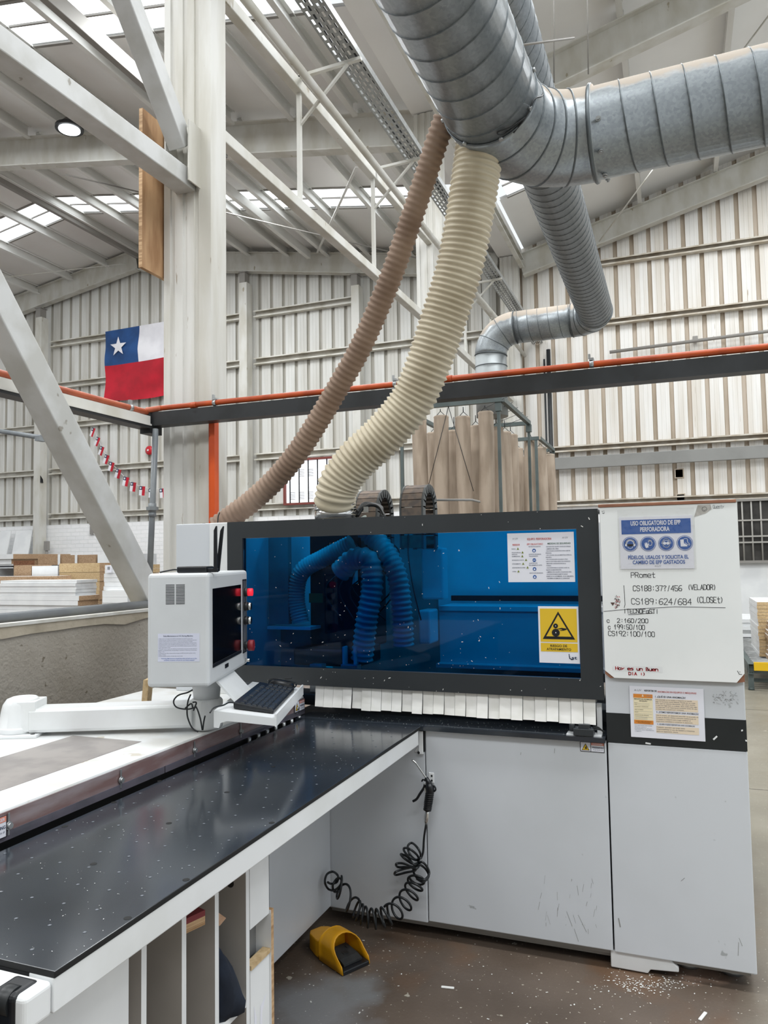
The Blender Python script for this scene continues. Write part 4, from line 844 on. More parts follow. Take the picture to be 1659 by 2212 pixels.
mb = MB(); mb.box(FX-.018, FX, 1.921, 2.028, 0, .505); obj('lower_door', mb, m_bwhite, sh)
mb = MB(); mb.box(FX-.022, FX+.004, 1.921, 2.028, .505, .517); obj('ledge', mb, m_tan, sh)
mb = MB(); mb.box(BX, FX+.006, 2.029, 2.044, 0, .625, 0, side=[0, 1, 0, 0, 0, 1]); obj('plywood_side', mb, [m_bwhite, m_plyedge], sh)
mb = MB(); mb.cyl((FX-.05, 1.899, .745), (FX-.05, 1.8985, .745), .012, 16); obj('cable_hole', mb, m_windark, sh)
mb = MB(); mb.poly([(FX+.0006, 1.985, .36), (FX+.0006, 2.01, .40), (FX+.0006, 1.975, .38), (FX+.0006, 1.965, .20), (FX+.0006, 1.972, .12), (FX+.0006, 1.98, .22)]); mb.poly([(FX+.0006, 1.94, .40), (FX+.0006, 1.955, .36), (FX+.0006, 1.945, .25)]); obj('paint_smear', mb, m_paper, sh)
mb = MB(); C_ = V((-1.232, 1.828, .437)); rnd = random.Random(2); R = []
for i in range(9):
    h = i/8; rr = .072*(1-.25*h-.62*h**3)*(1 if i else .93); ring = []
    for k in range(22):
        a = 2*math.pi*k/22; w = 1+.10*math.sin(3*a+h*4)+.06*math.sin(7*a-h*6); ring.append(C_+V((rr*w*1.35*math.cos(a)-.02*h, min(.058, max(-.058, rr*w*.95*math.sin(a))), .20*h+.008*math.sin(5*a+9*h)*(h > 0))))
    R.append(ring)
mb.loft(R); obj('cloth_bundle', mb, m_cloth, None, 'crumpled navy cloth bundle on the small shelf of the board rack', 'cloth')
mb = MB(); p = V((-1.255, 1.675, .74))
for k in range(3): mb.obox(p+V((0, 0, .011*k)), V((.95, -.3, 0)), V((.3, .95, 0)), V((0, 0, 1)), .10, .042, .0042 if k != 1 else .0062, k == 2 and 1 or 0)
mb.obox(p+V((0, 0, .0285)), V((.95, -.3, 0)), V((.3, .95, 0)), V((0, 0, 1)), .10, .042, .003, 1)
obj('board_offcut', mb, [m_plyedge, m_redwood], None, 'layered board offcut with dark red top stuck in the rack slot under the table', 'offcut')
mb = MB(); mb.poly([(-1.19, 1.768, .74), (-1.16, 1.80, .70), (-1.17, 1.785, .685), (-1.19, 1.768, .69)]); mb.poly([(-1.19, 1.768, .74), (-1.19, 1.768, .69), (-1.21, 1.80, .69)]); mb.poly([(-1.19, 1.768, .74), (-1.21, 1.80, .69), (-1.16, 1.80, .70)]); obj('paper_scrap', mb, m_brownp, None, 'crumpled brown paper scrap on the rack divider under the table', 'paper')
# ================================================================== AIR GUN + COIL HOSE + PEDAL
yg = 3.19
g = thing('air_gun', 'black air blow gun with bent steel nozzle hanging on the front panel', 'air gun', on(1, yg, 922, 1760))
gp = lambda x, y, Y=yg: on(1, Y, x, y)
obj('nozzle', one('sweep', cr([gp(890, 1642), gp(898, 1648), gp(903, 1655), gp(923, 1684)], 5), .0042, 8), m_chrome, g)
mb = MB(); mb.sweep([gp(920, 1680), gp(926, 1690), gp(932, 1700)], [.009, .011, .01], 12)
mb.sweep(cr([gp(926, 1692), gp(929, 1705), gp(928, 1718), gp(925, 1735), gp(923, 1750)], 4), [.011, .016, .019, .019, .019, .018, .017, .017, .017, .016, .016, .016, .016, .0155, .016, .017, .018][:17], 14)
mb.sweep(cr([gp(919, 1687), gp(914, 1684), gp(911, 1688)], 4), .0035, 8); mb.sweep(cr([gp(930, 1694), gp(938, 1698), gp(941, 1706), gp(934, 1712)], 5), .004, 8); obj('body', mb, m_black, g)
mb = MB()
for k in range(9): c0 = gp(928-.55*k, 1714+4.1*k); mb.sweep([c0+V((0, 0, .0012)), c0-V((0, 0, .0012))], .0195 if k < 6 else .0185, 14)
obj('grip_ribs', mb, m_rubber, g)
obj('trigger', one('sweep', cr([gp(918, 1694), gp(915, 1703), gp(907, 1715), gp(900, 1726), gp(892, 1731)], 4), .0055, 8), m_black, g)
obj('trigger_pad', one('sweep', cr([gp(918, 1692), gp(917, 1702), gp(921, 1714)], 4), .004, 8), m_pvc, g)
mb = MB(); mb.sweep([gp(923, 1750), gp(922.5, 1757), gp(922, 1764), gp(921, 1772), gp(920.5, 1780)], [.010, .009, .012, .011, .006], 12); obj('coupler', mb, m_chrome, g)
p = on(1, YM-.002, 932, 1680); mb = MB(); mb.box(p.x-.012, p.x+.012, YM-.004, YM, p.z-.022, p.z+.022); br = obj('gun_bracket', mb, m_white, mac, bevel=.004)
mb = MB()
for dz in (-.011, .009): mb.cyl((p.x+.002, YM-.0045, p.z+dz), (p.x+.002, YM-.006, p.z+dz), .0045, 10)
mb.sweep([(p.x, YM-.004, p.z-.02), (p.x, YM-.06, p.z-.028)], .003, 6); obj('bracket_screw', mb, m_bdark, br)
mb = MB()
mb.sweep(cr([gp(920.5, 1780), gp(916, 1810, 3.2), gp(914, 1840, 3.2), gp(909, 1855, 3.2)], 6), .0048, 8)
def coil(P, turns, r0, r1, ph=0.0, tilt=1.0):
    C = cr(P, 40); n = len(C); out = []
    for i, c in enumerate(C):
        t = (C[min(i+1, n-1)]-C[max(i-1, 0)]).normalized(); a = V((t.z, 0, -t.x)); a.normalize(); b = V((0, 1, 0)); b = (b+t*tilt).normalized(); f = i/(n-1); r = r0+(r1-r0)*f; an = 2*math.pi*turns*f+ph; out.append(c+a*(r*math.cos(an))+b*(r*math.sin(an)*.8))
    return out
def loops(P, ys):
    n = len(P); return cr([gp(x, y, ys+.022*math.sin(2.1*i)-.012*math.cos(.9*i)) for i, (x, y) in enumerate(P)], 6)
mb.sweep(loops([(909, 1853), (898, 1857), (885, 1845), (881, 1828), (890, 1821), (903, 1833), (909, 1849), (901, 1858), (886, 1852), (874, 1840), (873, 1832), (885, 1834), (901, 1847), (905, 1860), (894, 1867), (880, 1851), (866, 1845), (872, 1853), (892, 1866), (906, 1864), (900, 1876), (884, 1873), (860, 1873), (856, 1866), (870, 1865), (892, 1873), (897, 1880), (876, 1885), (855, 1890), (854, 1884), (872, 1877), (893, 1872), (910, 1862), (922, 1872), (927, 1888), (915, 1901), (898, 1893), (893, 1876), (906, 1868), (920, 1878), (926, 1893), (914, 1905), (900, 1898)], 3.17), .005, 8)
mb.sweep(coil([gp(900, 1896, 3.17), gp(897, 1910, 3.16), gp(886, 1932, 3.15), gp(868, 1955, 3.12), gp(845, 1974, 3.08)], 5, .036, .04, .4, 1.3), .005, 8)
mb.sweep(coil([gp(845, 1974, 3.08), gp(815, 1985, 3.06), gp(785, 1978, 3.06), gp(768, 1962, 3.08)], 6.5, .039, .038, 0.2, .6), .005, 8)
mb.sweep(coil([gp(768, 1962, 3.08), gp(752, 1944, 3.1), gp(738, 1924, 3.12), gp(730, 1912, 3.14)], 2.0, .04, .044, 0.1, 1.5), .005, 8)
mb.sweep(loops([(733, 1925), (722, 1926), (719, 1912), (728, 1898), (737, 1899), (735, 1912), (722, 1923), (709, 1920), (702, 1906), (706, 1889), (719, 1883), (730, 1892), (728, 1905), (716, 1909), (708, 1906)], 3.14), .005, 8)
obj('coil_hose', mb, m_rubber, None, 'black coiled air hose sagging in the corner below the air gun', 'hose')
# pedal
fd = V((.875, -.484, 0)); sd = V((.484, .875, 0)); o0 = V((-1.268, 2.912, 0))
def lp(s, w, z): return o0 + fd*s + sd*w + V((0, 0, z))
pe = thing('foot_pedal', 'yellow hooded foot pedal on the floor below the coiled hose', 'pedal', lp(-.1, 0, 0))
mb = MB(); mb.obox(lp(-.085, 0, .009), fd, sd, V((0, 0, 1)), .088, .066, .009); obj('base', mb, m_black, pe, bevel=.004)
mb = MB(); mb.loft([[lp(s, w*.046, z+.0+dz) for w, dz in ((-1, 0), (1, 0), (1, .008), (-1, .008))] for s, z in ((-.02, .020), (-.05, .03), (-.10, .037), (-.13, .04))], sm=False)
for w in (-.03, .03): mb.obox(lp(-.1, w, .047), fd, sd, V((0, 0, 1)), .008, .006, .0012)
mb.obox(lp(-.075, 0, .042), fd, sd, V((0, 0, 1)), .011, .012, .0012); obj('tread', mb, M('pedal_tread', '1f2122', '2b2d2e', scale=30, rough=.6), pe)
mb = MB(); nA, R = 16, []
prof = [(-.066, .0), (-.066, .028), (-.066, .034), (-.066, .05)] + [(-.066*math.cos(a*math.pi/10), .062+.046*math.sin(a*math.pi/10)) for a in range(11)] + [(.066, .05), (.066, .034), (.066, .028), (.066, .0)]
def front(z): return .002 if z < .012 else (-.006-.085*(max(0, z-.03)/.08)**.8)
for k in range(5):
    f = k/4; R.append([lp(-.165+(front(z)+.165)*f, w, z+.004) for w, z in prof])
n = len(prof)
for r in R: mb.v += r
for i in range(4):
    for j in range(n-1): mb.face((i*n+j, i*n+j+1, (i+1)*n+j+1, (i+1)*n+j), 0, True)
mb.face(tuple(j for j in range(n)), 0)
gd = obj('hood', mb, m_yellow, pe); so = gd.modifiers.new('solid', 'SOLIDIFY'); so.thickness = .004
mb = MB(); mb.loft([[lp(s, w*k, z) for w, z in ((-1, .004), (1, .004), (1, h), (-1, h))] for s, k, h in ((-.165, .066, .078), (-.19, .066, .076), (-.255, .05, .070), (-.285, .028, .066))], sm=False); obj('cable_housing', mb, m_yellow, pe, bevel=.006)
# ================================================================== CONSOLE
con = thing('control_console', 'white swivel-arm control console with dark screen and push buttons', 'control console', (-2.36, 2.28, 1.0))
n2 = V((.948, .317, 0)); d2 = V((-.317, .948, 0)); C1 = V((-1.559, 2.316, 1.207)); ZU = V((0, 0, 1))
def cp(t, n, z): return C1 + d2*t + n2*n + V((0, 0, z))     # t along the screen, n out of it, z up
HB = .403
mb = MB(); c = cp(.305, -.112, HB/2+.0); mb.obox(c, n2, d2, ZU, .112, .305, HB/2)
for v in mb.v:       # lower front edge of the far side is set back a little
    pass
box = obj('housing', mb, m_console, con, bevel=.014, seg=3)
pl = Pl(cp(0, 0, HB), d2, -ZU, n2)
def sq(mb, t0, t1, z0, z1, n, th, mi=0): mb.obox(cp((t0+t1)/2, n-th/2, (z0+z1)/2), n2, d2, ZU, th/2, abs(t1-t0)/2, abs(z1-z0)/2, mi)
mb = MB(); sq(mb, .045, .485, .075, .345, .0015, .003); obj('screen', mb, m_screen, box, 'glossy dark screen')
mb = MB(); sq(mb, .045, .485, .062, .074, .003, .004); sq(mb, .22, .27, .035, .05, .002, .003); obj('screen_lip', mb, m_black, box)
mb = MB(); sq(mb, .515, .585, .055, .365, .001, .002, 0)
for t0, t1, z0, z1 in ((.515, .52, .055, .365), (.58, .585, .055, .365), (.515, .585, .055, .06), (.515, .585, .36, .365)): sq(mb, t0, t1, z0, z1, .002, .003, 1)
bp_ = obj('button_plate', mb, [m_alu, m_black], box)
def button(z, r, mats, lab, ln=.03, nm='push_button', r2=None):
    mb = MB(); mb.cyl(cp(.55, 0, z), cp(.55, .016, z), r*1.15, 16, 1); mb.cyl(cp(.55, .016, z), cp(.55, ln, z), r, 16, 0, r2); obj(nm, mb, mats, box, lab)
button(.310, .016, [m_redl, m_black], 'lit red lamp', .036, 'indicator_lamp'); button(.250, .016, [m_chrome, m_black], None); button(.190, .016, [m_chrome, m_black], None)
mb = MB(); mb.cyl(cp(.55, 0, .085), cp(.55, .02, .085), .017, 16, 1); mb.cyl(cp(.55, .018, .085), cp(.55, .04, .085), .023, 18, 0); obj('emergency_stop', mb, [M('dull_red', '8a2029', rough=.45), m_black], box, 'dull red mushroom button')
mb = MB(); mb.cyl(cp(.56, 0, .022), cp(.56, .02, .022), .007, 10); obj('key_switch', mb, m_chrome, box)
lp2 = Pl(cp(0, -.224, HB), n2, -ZU, -d2)       # left face
mb = MB()
for k in range(18):
    for h in (0, 1): u = .068+.037*h; v = .040+.0040*k; lp2.rect(mb, u, v, u+.032, v+.0019, .0006)
obj('vent_slots', mb, m_under, box)
mb = MB(); lp2.rect(mb, .040, .213, .19, .312, .0006, 0); sp_ = obj('instruction_label', mb, M('label_lilac', 'd3d6e6', rough=.5), box, 'printed maintenance label')
mb = MB(); L = ['1.Open the air storage tank before operating the machine every day', '2.Clean and clear all dust accumulated in chain accumulation effectively every day', '3.Clean drilling blade once every 2-7 days long operation strength', '4.Inject 2cc grease into the nozzle of gearbox every 48 after coming heater', '5.Fill dayoly guide screw with 80 mechanical guider (set at 37C, 2 cm slide 1.5', '6.Oiloly screw (1 without grease) inlet which add 60 mechanical grease (3-5 times', '   every operation week', '7.Fill paper cups or spray with AEO 63 all mechanical set up to in oil (2cc slide 2.0', '8.Inflate a clamped axle after every grinding 12 operation on sheet axe (1.0-2.0 times', '   Day 1.5)', '9.Lubricate the slide measured by oil pipe and 80 automatic grease every', '   Class week)', '10.Clean pollute system oil lube day every week']
lp2.text(mb, 'Daily Maintenance on NC Boring Machine', .060, .166, .2215, .0045, .0012, 0, .01)
for k, s_ in enumerate(L): lp2.text(mb, s_, .043, .043+.0019*min(len(s_), 74)*.97, .2310+.0051*k, .0026, .0012, 0)
lp2.text(mb, 'Warning: Maintenance should be only carried out on the', .052, .18, .3005, .0034, .0012, 1, .01); lp2.text(mb, 'condition of power off and the saw blade stopped.', .062, .172, .3065, .0034, .0012, 1, .01)
obj('label_print', mb, [m_navy, m_blue], sp_)
# neck, arm, base
AE = V((-1.735, 2.56, 0)); AB = V((-2.39, 2.27, 0)); ad = (AE-AB).normalized(); aside = V((-ad.y, ad.x, 0))
mb = MB(); mb.cyl(AE+V((0, 0, 1.115)), AE+V((0, 0, 1.21)), .05, 24, r1=.058); obj('neck', mb, m_console, con)
mb = MB(); R = []
hexp = [(-.055, 0), (.055, 0), (.06, .012), (.06, .078), (.052, .088), (-.052, .088), (-.06, .078), (-.06, .012)]
mb.prism(hexp, AB+ad*.06+V((0, 0, 1.014)), AE-ad*.045+V((0, 0, 1.018))); obj('arm', mb, m_white, con, bevel=.004)
mb = MB(); mb.loft([[AE+V((r*math.cos(a*math.pi/12), r*math.sin(a*math.pi/12), z)) for a in range(24)] for r, z in ((.055, 1.004), (.062, 1.012), (.062, 1.11), (.055, 1.12))]); mb.box(AE.x-.05, AE.x+.02, AE.y-.06, AE.y+.06, 1.015, 1.115); obj('arm_joint', mb, m_white, con, bevel=.004)
mb = MB(); mb.obox(AB+V((0, 0, 1.006)), ad, aside, ZU, .10, .085, .006); obj('base_flange', mb, m_white, con, bevel=.003)
mb = MB()
for a, b in ((-1, -1), (1, -1), (1, 1), (-1, 1)): q = AB+ad*.08*a+aside*.066*b; mb.cyl(q+V((0, 0, 1.0121)), q+V((0, 0, 1.0128)), .008, 12)
obj('bolt_hole', mb, m_windark, con)
mb = MB(); R = []
for z, rx, ry, sh_ in ((1.012, .072, .072, 0), (1.03, .072, .072, 0), (1.034, .068, .068, 0), (1.09, .066, .064, .004), (1.115, .066, .062, .01), (1.135, .058, .055, .016), (1.142, .045, .042, .02)):
    R.append([AB+ad*(rx*math.cos(a*math.pi/14)+sh_)+aside*(ry*math.sin(a*math.pi/14))+V((0, 0, z)) for a in range(28)])
mb.loft(R); mb.obox(AB+ad*.05+V((0, 0, 1.075)), ad, aside, ZU, .035, .058, .056); obj('swivel_base', mb, m_white, con, bevel=.006)
# keyboard tray
TP = cp(-.012, .02, -.078); dn = -.13     # near-left corner; slopes down along n2
def tpnt(t, n, z): return TP + d2*t + n2*n + V((0, 0, z + dn*n))
mb = MB(); prof = [(0, 0, 0), (.62, 0, 0), (.62, .215, 0), (0, .215, 0)]
top = [tpnt(t, n, 0) for t, n, _ in prof]; bot = [tpnt(t, n, -.004) for t, n, _ in prof]
mb.loft([bot, top], sm=False)
for t in (0, .62): mb.loft([[tpnt(t-.003, n, -z0), tpnt(t+.003, n, -z0), tpnt(t+.003, n, .0), tpnt(t-.003, n, .0)] for n, z0 in ((0, .058), (.018, .058), (.024, .040), (.045, .03), (.215, .026))], sm=False)
mb.loft([[tpnt(t, .215, -.028), tpnt(t, .221, -.028), tpnt(t, .221, .014), tpnt(t, .215, .014)] for t in (-.003, .623)], sm=False)
tr = obj('keyboard_tray', mb, m_white, con)
mb = MB(); mb.loft([[cp(t, -.03, .005), cp(t, -.02, .005), tpnt(t, .045, .002), tpnt(t, .035, .002)] for t in (.16, .42)], sm=False); obj('tray_bracket', mb, m_white, con)
# keyboard
def kp(t, n, z): return tpnt(.055+t, .055+n, z+.003)
kb = thing('keyboard', 'black computer keyboard on the console tray', 'keyboard', kp(.23, .07, 0))
mb = MB(); mb.loft([[kp(t, 0, 0), kp(t, .145, 0), kp(t, .145, .012), kp(t, 0, .022)] for t in (0, .455)], sm=False); obj('case', mb, m_black, kb, bevel=.003)
mk = MB(); kx = 0
for r in range(6):
    for c_ in range(21):
        if r == 0 and c_ in (1, 6, 11): continue
        if c_ in (15, 18): continue
        t = .012+c_*.0208; n = .022+r*.0195+(.004 if r else 0)
        if c_ > 18 and r == 0: continue
        z = .021-(n/.145)*.010
        w = .0185
        if r == 5 and 4 <= c_ <= 8:
            if c_ > 4: continue
            w = .0185+.0208*4
        mk.loft([[kp(t, n, z), kp(t+w, n, z), kp(t+w, n+.0165, z-.0012), kp(t, n+.0165, z-.0012)], [kp(t+.002, n+.002, z+.005), kp(t+w-.002, n+.002, z+.005), kp(t+w-.002, n+.0145, z+.004), kp(t+.002, n+.0145, z+.004)]], sm=False)
obj('keys', mk, M('key_black', '2b3037', '23282e', scale=60, rough=.35), kb)
obj('cable', one('sweep', cr([kp(.05, .0, .01), kp(.02, -.02, .015), kp(-.02, -.03, .012), kp(-.07, -.05, .01), kp(-.09, -.06, -.005)], 6), .0028, 6), m_rubber, kb)
mo = thing('mouse', 'glossy black mouse with its cable coiled on the far end of the tray', 'mouse', kp(.505, .09, 0)); mb = MB(); R = []
for h, s_ in ((0, .9), (.25, 1.0), (.55, .92), (.8, .7), (.97, .35), (1.0, .05)): R.append([kp(.505+.033*s_*math.cos(a*math.pi/12), .085+.055*s_*math.sin(a*math.pi/12), .034*h) for a in range(24)])
mb.loft(R); obj('shell', mb, m_black, mo)
for k in range(3): obj('cable', one('sweep', cr([kp(.505+.045*math.cos(a*.7+k), .085+.06*math.sin(a*.7+k), .006+.012*k+.012*math.sin(a)) for a in range(8)], 4), .0028, 6), m_rubber, mo)
# hanging cables at the arm end
t = thing('cable_loop', 'thin black cables looped and hanging from the console arm end', 'cable', AE+V((.03, -.06, 1.0)))
q = lambda x, y: far(x, y, 2.76)
for P in ([q(416, 1490), q(405, 1496), q(385, 1502), q(375, 1515), q(382, 1528), q(405, 1532), q(425, 1527)], [q(412, 1500), q(406, 1515), q(404, 1535), q(406, 1552), q(415, 1572), q(428, 1581)], [q(400, 1530), q(413, 1520), q(417, 1530), q(424, 1528), q(432, 1550), q(437, 1577)], [q(443, 1546), q(440, 1560), q(438, 1577)], [q(418, 1535), q(424, 1518), q(416, 1517)]):
    obj('cable', one('sweep', cr(P, 6), .0028, 6), m_rubber, t)
# wireless adapter
ro = thing('wireless_router', 'black wireless router with two upright antennas on top of the console', 'router', cp(.16, -.1, HB))
RB = cp(.05, -.09, HB)
mb = MB(); mb.obox(cp(.09, -.075, HB+.012), n2, d2, ZU, .055, .05, .0115); obj('body', mb, m_black, ro, bevel=.005)
mb = MB(); mb.obox(cp(.06, -.004, HB+.008), n2, d2, ZU, .022, .006, .007); obj('hinge', mb, m_black, ro, bevel=.002)
b0 = cp(.055, .005, HB+.004)
for k, (tx, tt) in enumerate(((.0, 0), (.012, .05))):
    mb = MB(); a0 = b0 + n2*.004 + d2*.03*k; a1 = a0 + ZU*.165 + n2*(.018*k) ; mb.loft([[p+n2*s*.5+d2*e for s, e in ((-w, -.004), (w, -.004), (w, .004), (-w, .004))] for p, w in ((a0, .014), (a0.lerp(a1, .9), .012), (a1+n2*.004, .004))], sm=False); obj('antenna', mb, m_black, ro, bevel=.001)
obj('cable', one('sweep', cr([cp(.09, -.13, HB+.010), cp(.09, -.155, HB+.012), cp(.085, -.18, HB+.008), cp(.08, -.205, HB+.003)], 5), .003, 6), m_rubber, ro)
# ================================================================== WHITEBOARD AND PAPERS
WX0, WX1, WZ0, WZ1 = -.292, .221, 1.156, 1.845; WY = YM-.016
mb = MB(); pts = [(WX0, WZ1), (WX1, WZ1), (WX1, WZ0+.035), (WX1-.028, WZ0), (WX0+.035, WZ0), (WX0, WZ0+.028)]
n = len(pts); mb.v += [V((x, WY, z)) for x, z in pts] + [V((x, YM-.001, z)) for x, z in pts]
mb.face(tuple(range(n)), 0); mb.face(tuple(range(2*n-1, n-1, -1)), 1)
for i in range(n): j = (i+1) % n; mb.face((i, j, n+j, n+i), 1)
wb = thing('whiteboard', 'white board with handwritten production counts fixed to the machine tower', 'whiteboard', (-.035, YM-.01, WZ0))
obj('panel', mb, [m_paperw, m_chip], wb)
mb = MB(); mb.poly([(WX1, WY+.004, WZ0+.036), (WX1, WY+.004, WZ0+.003), (WX1-.03, WY+.004, WZ0-.002)]); obj('chipped_corner', mb, m_wood, wb, 'broken brown corner'); mb = MB(); mb.poly([(WX0, WY+.004, WZ0+.03), (WX0, WY+.004, WZ0+.014), (WX0+.02, WY+.004, WZ0-.003), (WX0+.036, WY+.004, WZ0)]); obj('chipped_corner', mb, m_wood, wb, 'broken brown corner')
mb = MB(); mb.box(WX0-.006, WX1-.003, WY-.004, YM-.001, WZ1+.001, WZ1+.013); obj('top_batten', mb, m_wood, wb, 'brown wooden strip on the top edge', bevel=.002)
wp = Pl((WX0, WY, WZ1), (1, 0, 0), (0, 0, -1), (0, -1, 0))
def w2(cx, cy):   # point of the whiteboard
    p = on(1, WY, 1220+cx/3.779, 1060+cy/3.779); return (p.x-WX0, WZ1-p.z)
def wr(mb, st, x0, y0, x1, y1, w=.0022, mi=0, skew=0):
    a = w2(x0, y0); b = w2(x1, y1); hand(wp, mb, st, a[0], a[1], b[0], b[1], w, .0006, mi, skew)
random.seed(4)
HM = [m_marker, m_redink, m_greyt]
for args in (('PRomet', 538, 668, 742, 708), ('CS188:37?/456', 555, 775, 960, 818), ('(VELADOR)', 1000, 768, 1240, 808), ('CS189:624/684', 540, 880, 1040, 930), ('(CLOSEt)', 1070, 868, 1300, 915), ('|TECNOFaST|', 478, 966, 768, 1002),
             ('c  2:160/200', 340, 1042, 684, 1080), ('c 199:50/100', 350, 1092, 656, 1135), ('CS192:100/100', 354, 1145, 738, 1192), ('Quasty', 1208, 118, 1302, 142, .0012, 2), ('Hoy es un Buen', 412, 1436, 764, 1472, .003, 1), ('DiA :)', 520, 1482, 662, 1508, .003, 1)):
    mb = MB(); wr(mb, *args); obj('handwriting', mb, HM, wb)
for P in ([(320, 985), (490, 970), (900, 948), (1310, 955)], [(482, 775), (488, 850), (492, 930), (486, 955)], [(520, 1012), (722, 1000)]): mb = MB(); wp.line(mb, [w2(*q_) for q_ in P], .002, .0006); obj('marker_line', mb, HM, wb)
for G in (([(305, 168), (308, 170)], [(318, 166), (321, 168)], [(308, 182), (316, 186), (324, 180)]), ([(1410, 1472), (1425, 1498), (1445, 1500)], [(1428, 1478), (1430, 1480)])):
    mb = MB()
    for P in G: wp.line(mb, [w2(*q_) for q_ in P], .002, .0006)
    obj('smile_mark', mb, HM, wb)
a = w2(390, 1425); b = w2(800, 1485); mb = MB(); wp.rect(mb, a[0], a[1], b[0], b[1], .0003); obj('tape_strip', mb, m_white, wb, 'glossy clear tape strip')
# small abstract scribble sticker and grey scrap
mb = MB(); rnd = random.Random(8); pts = []
for k in range(70):
    s_ = -1 if k % 2 else 1; pts.append(w2(392+s_*rnd.uniform(18, 58), rnd.uniform(845, 965)))
for k in range(0, 68, 2): wp.line(mb, [pts[k], (pts[k][0]+rnd.uniform(-.005, .005), pts[k][1]+rnd.uniform(-.006, .006)), (pts[k][0]+rnd.uniform(-.007, .007), pts[k][1]+rnd.uniform(-.004, .008))], .0011, .0006, 0 if k % 6 else 1)
wp.poly(mb, [w2(372, 912), w2(410, 912), w2(392, 940)], .0006, 0); obj('scribble', mb, [M('sketch_brown', '5b4640', rough=.7), m_redink], wb)
mb = MB(); wp.poly(mb, [w2(1055, 215), w2(1085, 118), w2(1190, 112), w2(1198, 150), w2(1150, 185)], .0005, 0)
for c_, r in (((1140, 150), .009),): c0 = w2(*c_); wp.line(mb, [(c0[0]+r*math.cos(t_*.8), c0[1]+r*math.sin(t_*.8)) for t_ in range(9)], .0012, .0009, 1); wp.line(mb, [(c0[0]-.004, c0[1]+.003), (c0[0], c0[1]+.006), (c0[0]+.005, c0[1]+.002)], .001, .0009, 1)
obj('paper_scrap', mb, [M('grey_scrap', 'a9a6a0', 'c2bfba', scale=30, rough=.8), m_bdark], wb, 'small grey scrap with a scrawled face')
# grey residue on the tower right of the report
mb = MB(); rnd = random.Random(12); tpn = Pl((-.295, YM-.0015, 1.15), (1, 0, 0), (0, 0, -1), (0, -1, 0))
for k in range(60):
    p = on(1, YM-.001, 1540+rnd.random()*56, 1492+rnd.random()*30); u = p.x+.295; v = 1.15-p.z; tpn.line(mb, [(u, v), (u+rnd.uniform(-.006, .006), v+rnd.uniform(-.005, .005))], .0015, 0)
obj('glue_residue', mb, M('residue_grey', 'a3a5a6', rough=.8), tw)
# PPE poster in its clear sleeve
def sheet(name, lab, x0, y0, x1, y1, Y, cat='sign'):
    a = on(1, Y, x0, y0); b = on(1, Y, x1, y1); pl = Pl((a.x, Y, a.z), (1, 0, 0), (0, 0, -1), (0, -1, 0)); w, h = b.x-a.x, a.z-b.z
    mb = MB(); mb.box(a.x, b.x, Y, Y+.0008, b.z, a.z)
    t = obj(name, mb, m_paper, None, lab, cat); return t, pl, w, h
t, pl, w, h = sheet('safety_poster', 'blue and white protective gear poster in a clear sleeve on the whiteboard', 1337, 1118, 1500, 1228, WY-.002)
mb = MB(); 
def band(u0, v0, u1, v1, mi=0, n=.0006): pl.rect(mb, u0*w, v0*h, u1*w, v1*h, n, mi)
band(.03, .055, .975, .33); pl.text(mb, 'USO OBLIGATORIO DE EPP', .16*w, .84*w, .12*h, .085*h, .0012, 1, .025); pl.text(mb, 'PERFORADORA', .29*w, .69*w, .24*h, .085*h, .0012, 1, .025)
